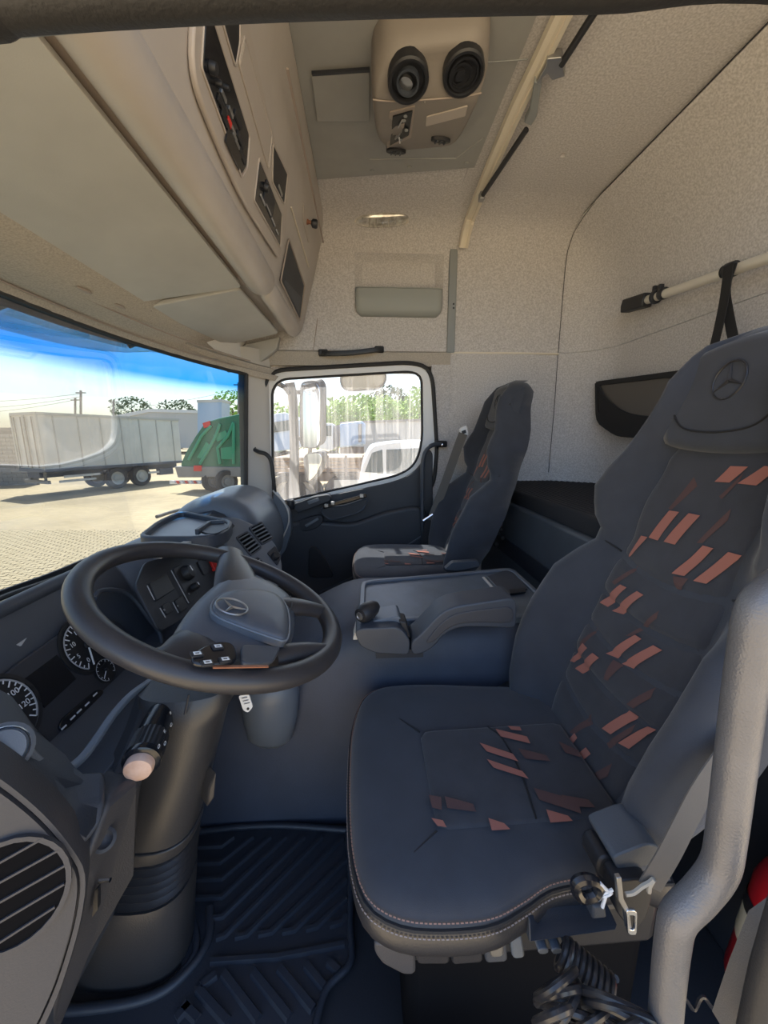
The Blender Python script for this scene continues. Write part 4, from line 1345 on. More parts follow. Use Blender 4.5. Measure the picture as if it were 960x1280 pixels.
# ---------------------------------------------------------------- engine tunnel, floor mat
tun = thing('engine_tunnel', (.2, 1.15, 0), 'dark blue-grey vinyl engine tunnel between the seats', 'engine cover')
def tz(x):
    return lerp_tab([(-.62, .36), (-.42, .38), (-.30, .42), (-.18, .48), (-.08, .53), (-.02, .548), (.62, .548)], x)
rings = []
for x in [-.455, -.42, -.36, -.30, -.24, -.18, -.12, -.08, -.04, 0.0, .1, .25, .45, .57]:
    z = tz(x)
    ny = .885
    fy = 1.40
    ring = [V(x, ny, 0), V(x, ny + .02, z * .35), V(x, ny + .04, z * .72), V(x, ny + .046, z - .09), V(x, ny + .055, z - .05), V(x, ny + .075, z - .015), V(x, ny + .105, z), V(x, fy - .09, z), V(x, fy - .04, z - .012), V(x, fy - .01, z - .05), V(x, fy, z * .7), V(x, fy + .01, 0)]
    rings.append(ring)
G().loft(rings).build('cover', 'tunnel_vinyl', tun, ang=70)
# swollen duct at the front of the tunnel beside the column
G().loft([[P(338 + rx * math.cos(t), py, Y=.90) + V(0, ry * math.sin(t), 0) for t in [2 * math.pi * k / 24 for k in range(24)]] for py, rx, ry in ((838, 22, .02), (846, 32, .05), (865, 36, .055), (895, 34, .05), (920, 28, .035), (930, 18, .015))]).build('duct_bulge', 'dash_light', tun, ang=80)
# top tray
ZT = .553
TT = [P(*q, Z=ZT) for q in ((446, 785), (450, 731), (640, 708), (664, 722), (652, 760))]
TT = [V(-.020, .965, ZT), V(-.015, 1.26, ZT), V(.56, 1.37, ZT), V(.56, .98, ZT), V(.54, .965, ZT)]
tr_ = resample(rpoly(TT, .03, 4), 60)
cc = sum(tr_, V(0, 0, 0)) / 60
ti = [V(cc.x + (p.x - cc.x) * .94, cc.y + (p.y - cc.y) * .90, p.z) for p in tr_]
G().prism([p - V(0, 0, .008) for p in tr_], (0, 0, .010)).build('tray_base', 'tunnel_top', tun)
G().frame(tr_, ti, (0, 0, .012)).build('tray_rim', 'dash_light', tun, bevel=.004)
q0, q1 = P(604, 722, Z=ZT + .004), P(625, 746, Z=ZT + .004)
G().sweep([q0, q1], [(-.004, -.001), (.004, -.001), (.004, .003), (-.004, .003)], up=(0, 0, 1)).build('tray_divider', 'pillar_grey', tun)
G().prism([P(*q, Z=ZT + .003) for q in ((608, 722), (638, 712), (660, 738), (630, 746))], (0, 0, .006)).build('tray_lid', 'dash_plastic', tun, bevel=.003)
G().prism([P(*q, Z=ZT + .010) for q in ((636, 738), (656, 736), (657, 741), (638, 743))], (0, 0, .004)).build('lid_pull', 'black_plastic', tun)

# gear lever arm beside the driver seat
ga = thing('gear_lever_console', P(545, 800, Y=.83), 'dark folding gear lever arm on the engine tunnel beside the driver seat', 'gear lever')
Yg = .862
top = [(443, 792), (447, 786), (492, 784), (505, 780), (508, 797), (513, 801), (517, 796), (530, 786), (552, 762), (568, 757), (600, 751), (652, 744), (690, 742)]
bot = [(690, 786), (648, 790), (612, 792), (575, 792), (556, 802), (540, 814), (520, 820), (470, 817), (452, 808)]
arm1 = [P(*q, Y=Yg) for q in ((443, 790), (450, 786), (497, 784), (507, 792), (513, 802), (511, 819), (470, 817), (450, 808))]
G().prism(rpoly(arm1, .012, 3), (0, .075, .004)).build('lever_base', 'dash_plastic', ga, bevel=.008, seg=3)
arm2 = [P(*q, Y=Yg) for q in ((514, 802), (522, 797), (536, 782), (552, 765), (570, 758), (610, 752), (646, 747), (646, 786), (606, 784), (575, 784), (556, 792), (544, 808), (530, 817), (514, 820))]
G().prism(rpoly(arm2, .02, 3), (0, .075, .004)).build('armrest', 'dash_plastic', ga, bevel=.010, seg=3)
arm3 = [P(*q, Y=Yg - .003) for q in ((530, 806), (548, 782), (566, 768), (600, 762), (642, 758), (642, 779), (600, 778), (574, 779), (556, 788), (544, 802))]
G().prism(rpoly(arm3, .02, 3), (0, .02, 0)).build('side_pad', 'kick_grey', ga, bevel=.004)
G().prism([P(*q, Y=Yg + .02) for q in ((499, 776), (508, 778), (514, 797), (506, 800))], (0, .05, 0)).build('recess', 'black_plastic', ga, bevel=.003)
G().prism(rpoly([P(*q, Y=Yg + .03) for q in ((462, 786), (466, 776), (500, 770), (504, 784))], .01, 3), (0, .07, 0)).build('lever_top', 'dash_light', ga, bevel=.006)
kc = P(452, 774, Y=Yg + .02)
G().lathe(kc + V(.03, .04, .012), V(-.8, -.9, -.1), [(.012, -.012), (.019, 0), (.023, .02), (.023, .040), (.018, .050), (.006, .053)], 22).build('gear_knob', 'black_plastic', ga)
G().lathe(kc + V(.03, .04, .012) + V(-.8, -.9, -.1).normalized() * .0525, V(-.8, -.9, -.1), [(.010, -.002), (.010, .003), (.006, .004), (.005, .002), (.001, .002)], 18).build('knob_button', 'steel_grey', ga)
G().prism([P(*q, Y=Yg + .01) for q in ((441, 800), (444, 788), (450, 786), (447, 800))], (0, .05, 0)).build('base_clip', 'pillar_grey', ga, bevel=.002)
G().span((P(470, 818, Y=Yg).x, Yg + .01, P(470, 826, Y=Yg).z), (P(530, 818, Y=Yg).x, Yg + .07, P(470, 816, Y=Yg).z)).build('foot', 'dash_dark', ga)

# ribbed rubber floor mat
fm = thing('floor_mat', (-.2, .62, 0), 'black ribbed rubber floor mat under the steering wheel', 'floor mat')
ZM = .010
mo = rpoly([P(*q, Z=ZM) for q in ((238, 1034), (437, 1034), (439, 1205), (405, 1238), (388, 1300), (60, 1320), (40, 1262), (150, 1262), (225, 1230))], .025, 4)
G().prism([p - V(0, 0, .0095) for p in mo], (0, 0, .010)).build('mat_sheet', 'rubber_mat', fm, bevel=.003)
def rib(pp, r=.0055, nm='rib'):
    pts = [P(*q, Z=ZM + .0015) for q in pp]
    return G().sweep(pts, [(-r, -.002), (r, -.002), (r * .6, .007), (-r * .6, .007)], up=(0, 0, 1)).build(nm, 'rubber_mat', fm)
cv = lambda x, y: (x / 2.182, 860 + y / 2.182)
for rb in (((535, 435), (605, 432), (638, 408)), ((530, 480), (600, 478), (690, 408)), ((530, 525), (605, 522), (738, 408)), ((525, 575), (605, 573), (780, 408)), ((580, 630), (607, 626), (830, 408)),
           ((590, 685), (612, 678), (880, 408)), ((642, 682), (672, 676), (935, 412)), ((705, 675), (740, 668), (945, 470)), ((770, 668), (802, 662), (945, 525)), ((835, 660), (862, 654), (945, 575)), ((900, 650), (930, 642), (945, 620))):
    rib([cv(*q) for q in rb])
rib([cv(575, 748), cv(760, 735), cv(940, 700)], .006, 'cross_rib')
for a, b in (((540, 822), (620, 912)), ((548, 815), (590, 782)), ((610, 780), (705, 905)), ((690, 775), (790, 900)), ((762, 765), (855, 878)), ((835, 757), (885, 818)), ((895, 748), (925, 775)), ((480, 905), (520, 860)), ((500, 865), (540, 905))):
    rib([cv(*a), cv(*b)], .009, 'block')
G().tube(cr([P(*q, Z=ZM + .002) for q in ((262, 1135), (262, 1165), (250, 1195), (215, 1232), (170, 1252), (100, 1262), (60, 1262))], 6), .009, 10).build('border_ridge', 'rubber_mat', fm)
G().tube(cr([P(*q, Z=ZM + .002) for q in ((236, 1130), (246, 1175), (236, 1205), (200, 1240), (150, 1258))], 6), .007, 10).build('border_ridge', 'rubber_mat', fm)
G().tube(cr([P(*q, Z=ZM + .004) for q in ((246, 1040), (300, 1034), (350, 1032), (400, 1035), (434, 1038))], 5), .008, 10).build('border_ridge', 'rubber_mat', fm)
G().tube(cr([P(*q, Z=ZM + .004) for q in ((434, 1040), (438, 1100), (438, 1160), (438, 1203), (408, 1236), (392, 1290))], 5), .007, 10).build('border_ridge', 'rubber_mat', fm)
# raised cover of the floor step by the driver door
G().loft([[V(x, y, z) for x, y in ((-.05, .30), (.05, .34), (.22, .34), (.24, .22), (-.03, .22))] for z in (0.0, .12, .16)]).build('seat_step', 'floor_dark', kind='structure', bevel=.02, seg=3, label='dark step cover on the floor below the driver seat')

# ---------------------------------------------------------------- bunk
bunk = thing('sleeper_bunk', (.9, 1.2, 0), 'dark blue-grey bunk box panel behind the seats', 'bunk')
G().span((.70, .95, 0), (.74, 2.185, .74)).build('front_panel', 'bunk_panel', bunk, bevel=.015, seg=3)
G().span((.73, .30, 0), (.76, .94, .74)).build('front_panel', 'dash_dark', bunk, bevel=.015, seg=3)
G().span((.695, 1.25, .48), (.702, 2.15, .56)).build('panel_recess', 'dash_dark', bunk, bevel=.003)
G().span((.74, .25, .70), (1.06, 2.185, .74)).build('bunk_deck', 'dash_dark', bunk)
mt = thing('bunk_mattress', (1.0, 1.2, .74), 'thin black textured mattress lying on the bunk', 'mattress')
rings = []
for x, z in ((.72, .745), (.715, .765), (.72, .785), (.75, .795), (1.2, .80), (1.26, .795), (1.27, .745)):
    rings.append([V(x, .25, z), V(x, 1.0, z), V(x, 1.9 if x > 1.2 else 2.05, z), V(x, 2.04 if x > 1.2 else 2.15, z)])
g = G()
rows = rings
op = rpoly([V(.715, .25, .742), V(.715, 2.18, .742), V(1.08, 2.18, .742), V(1.27, 2.02, .742), V(1.27, .25, .742)], [.01, .03, .06, .1, .01], 4)
oc_ = sum(op, V(0, 0, 0)) / len(op)
G().loft([[p + V(0, 0, h) + (oc_ - p) * s for p in op] for h, s in ((0, .004), (.01, 0), (.05, 0), (.058, .006), (.062, .02))]).build('mattress_body', 'mattress', mt, ang=50)
for k in range(22):
    x = .735 + k * .024
    ymax = 2.16 if x < 1.08 else 2.16 - (x - 1.08) * .7
    G().span((x, .3, .802), (x + .012, ymax, .8065)).build('ridge', 'mattress', mt, bevel=.003)
# ---------------------------------------------------------------- seats
XC = [(.36, .405), (.42, .440), (.55, .487), (.70, .540), (.85, .590), (1.00, .635), (1.04, .648), (1.30, .70)]
HWT = [(.36, .20), (.42, .225), (.50, .25), (.65, .258), (.76, .250), (.84, .222), (.92, .232), (1.00, .205), (1.04, .178), (1.08, .150), (1.12, .128), (1.17, .124), (1.205, .116), (1.23, .09), (1.24, .04)]
BOL = [(.36, .05), (.45, .085), (.55, .105), (.66, .105), (.74, .085), (.82, .018), (.88, .055), (.95, .085), (1.05, .06), (1.15, .045), (1.22, .02), (1.24, .0)]
THK = [(.36, .10), (.6, .12), (1.0, .11), (1.18, .10), (1.225, .06), (1.24, .02)]
HEADX = [(1.0, 0.0), (1.03, -.0), (1.08, -.012), (1.16, -.02), (1.22, -.012), (1.24, .01)]
def sstep(a, b, x):
    t = max(0, min(1, (x - a) / (b - a)))
    return t * t * (3 - 2 * t)
def back_front(s, z):
    """front surface of the backrest: s in -1..1 across, z height"""
    xc = lerp_tab(XC, z) + lerp_tab(HEADX, z)
    b = lerp_tab(BOL, z)
    a = abs(s)
    x = xc - b * sstep(.54, .84, a)
    if a > .84:
        q = (a - .84) / .16
        x += .055 * (1 - math.sqrt(max(0, 1 - q * q)))
    return x
def seat(yc, nm, lab, driver, dz=0.0):
    S = thing(nm, (.2, yc, 0), lab, 'seat')
    W = lambda x, y, z: V(x - (0 if driver else .02), yc + y, z + (dz if z > .2 else 0))
    # ---- backrest shell
    rings = []
    zs = [.36, .38, .42, .46, .50, .55, .60, .65, .70, .74, .78, .81, .84, .87, .90, .94, .98, 1.02, 1.06, 1.10, 1.13, 1.16, 1.185, 1.205, 1.222, 1.233, 1.24]
    for z in zs:
        hw, th = lerp_tab(HWT, z), lerp_tab(THK, z)
        xc = lerp_tab(XC, z)
        r = []
        for k in range(33):
            s = math.sin(math.pi / 2 * (-1 + 2 * k / 32)) * .35 + (-1 + 2 * k / 32) * .65
            r.append(W(back_front(s, z), hw * s, z))
        for k in range(1, 12):
            s = 1 - 2 * k / 12
            r.append(W(xc + th * (1 - .25 * abs(s) ** 3), hw * s * .98, z))
        rings.append(r)
    back = G().loft(rings).build('backrest', 'seat_fabric', S, ang=60)
    # ---- quilted insert
    def ins(s, z, off=.004):
        # s -1..1 over the insert
        hw = lerp_tab(HWT, z)
        ss = s * .545
        x = back_front(ss, z) - off
        e = min(1, (1 - abs(s)) / .10)
        x += .006 * (1 - math.sqrt(max(0, 1 - (1 - e) ** 2)))
        for zk in (.475, .545, .615, .69, .775):
            zz = zk + .022 * s * s - .0
            x += .007 * math.exp(-((z - zz) / .0075) ** 2)
            x -= .004 * math.exp(-((z - zz - .035) / .02) ** 2) * (1 - s * s)
        return W(x, hw * ss, z)
    rows = []
    for i in range(90):
        z = .40 + .63 * i / 89
        rows.append([ins(-1 + 2 * k / 24, z) for k in range(25)])
    insert = G().sheet(rows, (.012, 0, 0)).build('backrest_insert', 'seat_insert', S, ang=80)
    g = G()
    for sd in (-1, 1):
        g.tube([ins(sd, .40 + .63 * i / 40, .003) for i in range(41)], .0028, 6)
    g.build('insert_piping', 'black_webbing', S)
    for zk in (.475, .545, .615, .69, .775):
        G().tube([ins(-.96 + 1.92 * k / 20, zk + .022 * (-.96 + 1.92 * k / 20) ** 2, .0035) for k in range(21)], .0022, 6).build('quilt_dark_line', 'black_webbing', insert)  # dark tubes painting the shade in the quilt creases
    # shoulder seam across the bolsters
    for sd in (-1, 1):
        pts = []
        for k in range(12):
            s = sd * (.56 + .42 * k / 11)
            z = .80 + .03 * (k / 11)
            pts.append(W(back_front(s, z) - .001, lerp_tab(HWT, z) * s, z))
        G().tube(pts, .0022, 6).build('bolster_seam', 'black_webbing', S)
    # ---- integrated headrest cushion
    rows = []
    for i in range(22):
        t = i / 21
        z = 1.030 + .198 * t
        half = lerp_tab([(0, .122), (.25, .134), (.6, .133), (.85, .116), (1, .080)], t)
        r = []
        for k in range(19):
            s = -1 + 2 * k / 18
            hw = lerp_tab(HWT, z)
            e = min((1 - abs(s)) / .18, t / .12, (1 - t) / .10, 1.0)
            puff = .034 * math.sqrt(max(0, 1 - (1 - max(0, e)) ** 2))
            sag = -.010 * (1 - s * s) * (1 - t) * 1.2
            r.append(W(lerp_tab(XC, min(z, 1.2)) - .002 - puff + .004, half * s, z + sag - .012 * s * s * (t > .9)))
        rows.append(r)
    head = G().sheet(rows, (.03, 0, 0)).build('headrest', 'seat_fabric', S, ang=70)
    def hp(s, t, off=.001):
        z = 1.030 + .198 * t
        half = lerp_tab([(0, .122), (.25, .134), (.6, .133), (.85, .116), (1, .080)], t)
        e = min((1 - abs(s)) / .18, t / .12, (1 - t) / .10, 1.0)
        puff = .034 * math.sqrt(max(0, 1 - (1 - max(0, e)) ** 2))
        return W(lerp_tab(XC, min(z, 1.2)) + .002 - puff - off, half * s, z - .010 * (1 - s * s) * (1 - t) * 1.2)
    # seam shaped like a shallow bowl, and the pressed emblem
    G().tube(cr([hp(-.98, .52), hp(-.80, .40), hp(-.55, .24), hp(-.2, .20), hp(.2, .20), hp(.55, .24), hp(.80, .40), hp(.98, .52)], 5), .0018, 6).build('headrest_seam', 'black_webbing', head)
    ec = hp(.02, .62, .0015)
    eu, ev = V(0, -1, 0), V(.18, 0, 1).normalized()
    en = V(-1, 0, .18).normalized()
    G().tube([ec + eu * (.030 * math.cos(t)) + ev * (.033 * math.sin(t)) for t in [2 * math.pi * k / 32 for k in range(32)]], .0019, 6, closed=True).build('emblem_ring', 'seat_leather', head)
    star(ec + en * .0, eu, ev, en, .030, 'seat_leather', head, .003)
    # ---- cushion
    plan = [(-.035, .10), (-.038, 0.0), (-.035, -.10), (-.026, -.18), (-.005, -.235), (.04, -.262), (.10, -.270), (.17, -.268), (.225, -.250), (.27, -.232), (.33, -.225), (.42, -.220), (.47, -.20), (.47, .20), (.40, .225), (.30, .235), (.18, .248), (.08, .250), (.02, .235), (-.015, .195)]
    lo = resample(cr([V(x, y, 0) for x, y in plan], 5, True), 96)
    cc = V(.20, 0, 0)
    def crow(sx, z, rise=0.0):
        r = []
        for p in lo:
            q = cc + (p - cc) * sx
            r.append(W(q.x, q.y, z + rise * sstep(.05, -.04, q.x) * -1))
        return r
    side = G().loft([crow(.93, .340), crow(.98, .343), crow(1.001, .352), crow(1.006, .364), crow(1.003, .378), crow(.985, .392), crow(.97, .398)], True, True, False).build('cushion_side', 'seat_leather', S, ang=70)
    G().loft([crow(.985, .384), crow(.976, .398), crow(.95, .408), crow(.90, .416), crow(.8, .423), crow(.6, .424), crow(.3, .420), crow(.05, .418)]).build('cushion_top', 'seat_fabric', S, ang=70)
    # twin stitched seams
    for s_, z_ in ((1.003, .384), (.980, .4015)):
        pts = resample(crow(s_, z_), 300)
        g = G()
        for k in range(0, 300):
            a, b = pts[k], pts[(k + 1) % 300]
            if a.x > yc * 0 + .44:
                continue
            d = a.lerp(b, .62)
            g.tube([a, d], .0010, 4)
        g.build('stitching', 'thread_red' if s_ < 1 else 'thread', S)
    G().tube([p for p in crow(.988, .391)], .0032, 6, closed=True).build('piping', 'black_webbing', S)
    # diagonal seams to the corners of the insert
    def ctop(x, y, off=0.0):
        q = V(x, y, 0)
        return W(x, y, .4245 + off)
    IN = [(.112, -.158), (.115, .055), (.43, .065), (.43, -.150)]
    for a, b in (((.112, -.158), (.02, -.225)), ((.115, .055), (.01, .17))):
        G().tube([W(a[0], a[1], .424), W((a[0] + b[0]) / 2, (a[1] + b[1]) / 2, .4215), W(b[0], b[1], .410)], .0018, 6).build('corner_seam', 'black_webbing', S)
    il = resample(rpoly([W(x, y, .421) for x, y in IN], [.02, .02, .01, .01], 4), 64)
    ic = sum(il, V(0, 0, 0)) / 64
    cins = G().loft([il, [p + V(0, 0, .0045) + (ic - p) * .01 for p in il], [p + V(0, 0, .007) + (ic - p) * .06 for p in il], [p + V(0, 0, .007) + (ic - p) * .5 for p in il]]).build('cushion_insert', 'seat_insert', S, ang=70)
    G().tube(cr([W(.265, .058, .4285), W(.285, .02, .4295), W(.290, -.06, .4295), W(.280, -.150, .4285)], 5), .0018, 6).build('quilt_dark_line', 'black_webbing', cins)
    # ---- printed stripes
    pn = V(1, 0, -.345).normalized()
    po = V(.427, 0, .40)
    o1 = lambda x, y: (600 + x / 2.6667, 420 + y / 2.6667)
    o2 = lambda x, y: (420 + x / 2.2857, 840 + y / 2.2857)
    def patch(quad, mp, g):
        """conforming patch over a quad of (a, b) coordinates"""
        n = 8
        rows = []
        for i in range(n + 1):
            r = []
            for j in range(n + 1):
                u, w = i / n, j / n
                a = [quad[0][k] * (1 - u) * (1 - w) + quad[1][k] * u * (1 - w) + quad[2][k] * u * w + quad[3][k] * (1 - u) * w for k in (0, 1)]
                r.append(mp(*a))
            rows.append(r)
        m = n + 1
        g.add([p for r in rows for p in r], [(i * m + j, i * m + j + 1, (i + 1) * m + j + 1, (i + 1) * m + j) for i in range(n) for j in range(n)])
    DY = .665
    def to_back(q):
        p = P(*q, pl=(po, pn))
        return (p.y - DY, p.z)
    def on_back(y, z):
        z = max(.405, min(1.025, z))
        hw = lerp_tab(HWT, z) * .545
        return ins(max(-.97, min(.97, y / hw)), z, .0052)
    bright = [((845, 435), (905, 437), (835, 490), (785, 487)), ((960, 435), (1010, 438), (925, 500), (862, 493)), ((635, 583), (668, 588), (590, 683), (560, 673)), ((700, 592), (738, 600), (648, 697), (610, 687)),
              ((535, 667), (556, 672), (497, 735), (485, 740)), ((745, 700), (780, 710), (680, 802), (638, 793)), ((830, 722), (877, 735), (750, 828), (708, 818)), ((470, 830), (492, 840), (420, 905), (393, 890)),
              ((525, 852), (547, 865), (465, 930), (433, 918)), ((510, 998), (532, 1012), (450, 1077), (418, 1060)), ((570, 1033), (600, 1050), (500, 1112), (465, 1095)), ((345, 1025), (362, 1042), (312, 1090), (297, 1085)), ((380, 1058), (402, 1075), (340, 1128), (315, 1110))]
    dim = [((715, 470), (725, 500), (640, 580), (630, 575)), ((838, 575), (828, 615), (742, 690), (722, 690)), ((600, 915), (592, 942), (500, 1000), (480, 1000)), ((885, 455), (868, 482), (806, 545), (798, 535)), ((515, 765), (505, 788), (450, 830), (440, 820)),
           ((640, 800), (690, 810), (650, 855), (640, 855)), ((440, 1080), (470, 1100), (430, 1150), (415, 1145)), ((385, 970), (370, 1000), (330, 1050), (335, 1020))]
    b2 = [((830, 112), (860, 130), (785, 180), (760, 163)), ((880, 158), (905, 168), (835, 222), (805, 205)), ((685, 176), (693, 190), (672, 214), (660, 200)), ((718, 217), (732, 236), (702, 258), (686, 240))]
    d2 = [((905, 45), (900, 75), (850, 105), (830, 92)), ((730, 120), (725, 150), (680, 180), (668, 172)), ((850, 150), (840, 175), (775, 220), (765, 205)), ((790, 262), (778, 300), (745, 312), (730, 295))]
    cnt_ = [0]
    def stripe(quad, mp, m, par):
        g = G()
        cnt_[0] += 1
        lift = (V(-.00006, 0, .00006) if par is insert else V(0, 0, .00012)) * cnt_[0]
        patch(quad, lambda a, b: mp(a, b) + lift, g)
        g.build('printed_stripe', m, par, ang=180)
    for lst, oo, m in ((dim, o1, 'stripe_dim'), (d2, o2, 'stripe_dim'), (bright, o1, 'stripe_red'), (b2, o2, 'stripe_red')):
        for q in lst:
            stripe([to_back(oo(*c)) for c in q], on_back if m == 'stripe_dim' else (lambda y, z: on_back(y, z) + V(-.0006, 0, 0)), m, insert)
    def to_c(q):
        p = P(*q, Z=.428)
        return (p.x, p.y - DY)
    def on_c(x, y):
        return W(x, y, .4289)
    for q in (((455, 168), (545, 190), (555, 210), (470, 190)), ((410, 208), (505, 240), (520, 262), (430, 233)), ((430, 255), (532, 290), (550, 312), (450, 280)), ((600, 400), (662, 418), (676, 433), (612, 438)), ((435, 425), (480, 440), (497, 457), (445, 461)), ((490, 160), (525, 163), (530, 174), (500, 171)), ((272, 425), (305, 432), (316, 452), (290, 448))):
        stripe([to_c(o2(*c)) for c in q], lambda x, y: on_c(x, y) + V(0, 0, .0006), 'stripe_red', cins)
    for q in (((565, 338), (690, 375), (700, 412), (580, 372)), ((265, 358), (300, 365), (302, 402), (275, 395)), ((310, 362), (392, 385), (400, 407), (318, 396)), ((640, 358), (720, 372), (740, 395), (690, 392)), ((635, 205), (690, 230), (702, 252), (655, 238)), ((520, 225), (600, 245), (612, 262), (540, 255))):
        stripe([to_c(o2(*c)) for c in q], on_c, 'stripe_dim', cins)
    # ---- plinth
    G().loft([[W(x, y, z) for x, y in ((.06, -.20), (.46, -.20), (.46, .20), (.06, .20))] for z in (0.0, .28)]).build('seat_plinth', 'shade_black', S, bevel=.02)  # near-black colour stands in for the shadow under the seat
    G().loft([[W(x, y, z) for x, y in ((.03, -.22), (.46, -.215), (.46, .215), (.03, .215))] for z in (.25, .342)]).build('seat_pan', 'black_plastic', S, bevel=.012)
    # side leather of the near bolster with stitched seam
    sd = -1
    if driver:
        g = G()
        for off in (0.0, .012):
            pts = []
            for k in range(160):
                z = .43 + .42 * k / 159
                hw = lerp_tab(HWT, z)
                pts.append(W(back_front(.985, z) + .010 + off, -hw * 1.0 - .001, z))
            for k in range(0, 158, 2):
                g.tube([pts[k], pts[k + 1]], .0014, 4)
        g.build('stitching', 'thread_red', S)
    return S
SD = seat(.665, 'driver_seat', 'dark fabric driver seat with red stripe pattern beside the steering wheel', True)
SP_ = seat(1.80, 'co_driver_seat', 'dark fabric passenger seat with red stripe pattern by the far door', False, .06)

# side controls of the driver seat
def ctl(quad, m, nm, Y=.418, dep=.02, bev=.003, parent=SD):
    return G().prism(rpoly([P(*q, Y=Y) for q in quad], .006, 2), (0, dep, 0)).build(nm, m, parent, bevel=bev)
ctl(((468, 1178), (519, 1186), (520, 1219), (505, 1220), (478, 1206), (468, 1192)), 'kick_grey', 'front_cap', .425, .06, .010)
ctl(((521, 1187), (562, 1184), (562, 1206), (521, 1206)), 'seat_leather', 'adjust_lever')
ctl(((565, 1184), (603, 1180), (604, 1204), (565, 1207)), 'seat_leather', 'adjust_lever')
ctl(((606, 1178), (633, 1174), (635, 1203), (607, 1205)), 'dash_plastic', 'adjust_switch', .414)
ctl(((612, 1182), (629, 1180), (630, 1196), (613, 1198)), 'steel_grey', 'switch_face', .4125, .01, .002)
ctl(((638, 1173), (652, 1170), (657, 1198), (641, 1200)), 'dash_light', 'release_tab', .414)
G().prism([P(662, 1178, Y=.405), P(770, 1163, Y=.405), P(772, 1156, Y=.405), P(745, 1100, Y=.47), P(690, 1110, Y=.47), P(662, 1150, Y=.41)], (0, .02, -.006)).build('side_plate', 'dash_plastic', SD, bevel=.005, seg=3)
for x in (672, 689, 707):
    ctl(((x, 1187), (x + 13, 1185), (x + 15, 1192), (x + 2, 1194)), 'dash_light', 'height_button', .405, .02, .002)
# belt buckle, belt and bracket on the near side
bb = thing('seat_belt', P(800, 1110, Y=.40), 'grey seat belt with chromed tongue at the outer side of the driver seat', 'seat belt')
G().prism(rpoly([P(*q, Y=.41) for q in ((745, 1092), (750, 1072), (765, 1070), (774, 1100), (760, 1104))], .01, 3), (0, .04, 0)).build('reel_cover', 'black_plastic', bb, bevel=.006)
G().prism(rpoly([P(*q, Y=.40) for q in ((764, 1072), (810, 1054), (828, 1060), (818, 1078), (790, 1092), (775, 1092))], .01, 3), (0, .06, 0)).build('anchor_cover', 'bunk_panel', bb, bevel=.006)
G().prism(rpoly([P(*q, Y=.385) for q in ((768, 1102), (812, 1098), (816, 1120), (808, 1150), (790, 1165), (770, 1140))], .01, 3), (0, .05, 0)).build('buckle_body', 'black_plastic', bb, bevel=.008)
G().sweep(cr([P(812, 1108, Y=.375), P(835, 1070, Y=.375), P(858, 1025, Y=.38), P(890, 965, Y=.39), P(930, 900, Y=.42), P(990, 820, Y=.47)], 5), [(-.014, -.001), (.014, -.001), (.014, .001), (-.014, .001)], up=(.35, 1, .3)).build('webbing', 'belt_grey', bb)
tl = [P(*q, Y=.368) for q in ((771, 1098), (777, 1097), (780, 1124), (787, 1138), (790, 1160), (784, 1164), (781, 1140), (773, 1126))]
G().prism(tl, (0, .006, 0)).build('tongue_stem', 'steel_grey', bb, bevel=.001)
to_ = resample(rpoly([P(*q, Y=.366) for q in ((783, 1138), (797, 1139), (796, 1170), (785, 1169))], .004, 2), 24)
tc_ = sum(to_, V(0, 0, 0)) / 24
G().frame(to_, [p + (tc_ - p) * .42 for p in to_], (0, .004, 0)).build('tongue', 'chrome', bb, bevel=.0008)
G().tube(cr([P(*q, Y=.372) for q in ((782, 1118), (792, 1116), (803, 1108), (812, 1103), (817, 1099), (812, 1108), (811, 1115))], 4), .003, 6).build('frayed_edge', 'cable_pale', bb)
G().tube(cr([P(*q, Y=.378) for q in ((720, 1112), (722, 1102), (735, 1099), (748, 1106), (745, 1118), (728, 1122)) ], 5, True), .007, 8, closed=True).build('cable_loop', 'black_gloss', bb)
G().tube(cr([P(*q, Y=.374) for q in ((750, 1104), (758, 1112), (764, 1116), (756, 1120), (752, 1118), (766, 1112)) ], 4), .0022, 6).build('wire_tie', 'print_white', bb)
G().tube([P(757, 1120, Y=.374), P(753, 1134, Y=.374)], .0022, 6).build('wire_tie', 'print_white', bb)
G().prism([P(*q, Y=.38) for q in ((742, 1134), (757, 1132), (759, 1148), (740, 1150))], (0, .03, 0)).build('cable_clamp', 'dash_plastic', bb, bevel=.003)
# inner buckle between cushion and tunnel
ib = thing('belt_buckle', P(635, 865, Y=.97), 'black belt buckle stalks between driver seat and engine tunnel', 'buckle')
for (a, b, m, w) in (((614, 872), (640, 858), 'black_plastic', .014), ((640, 868), (646, 846), 'dash_light', .012), ((632, 880), (660, 866), 'black_plastic', .012)):
    pa, pb = P(*a, Y=.90), P(*b, Y=.90)
    G().sweep([pa, pb], [(-w, -.010), (w, -.010), (w, .010), (-w, .010)], up=(0, 1, 0)).build('buckle_head', m, ib, bevel=.004)
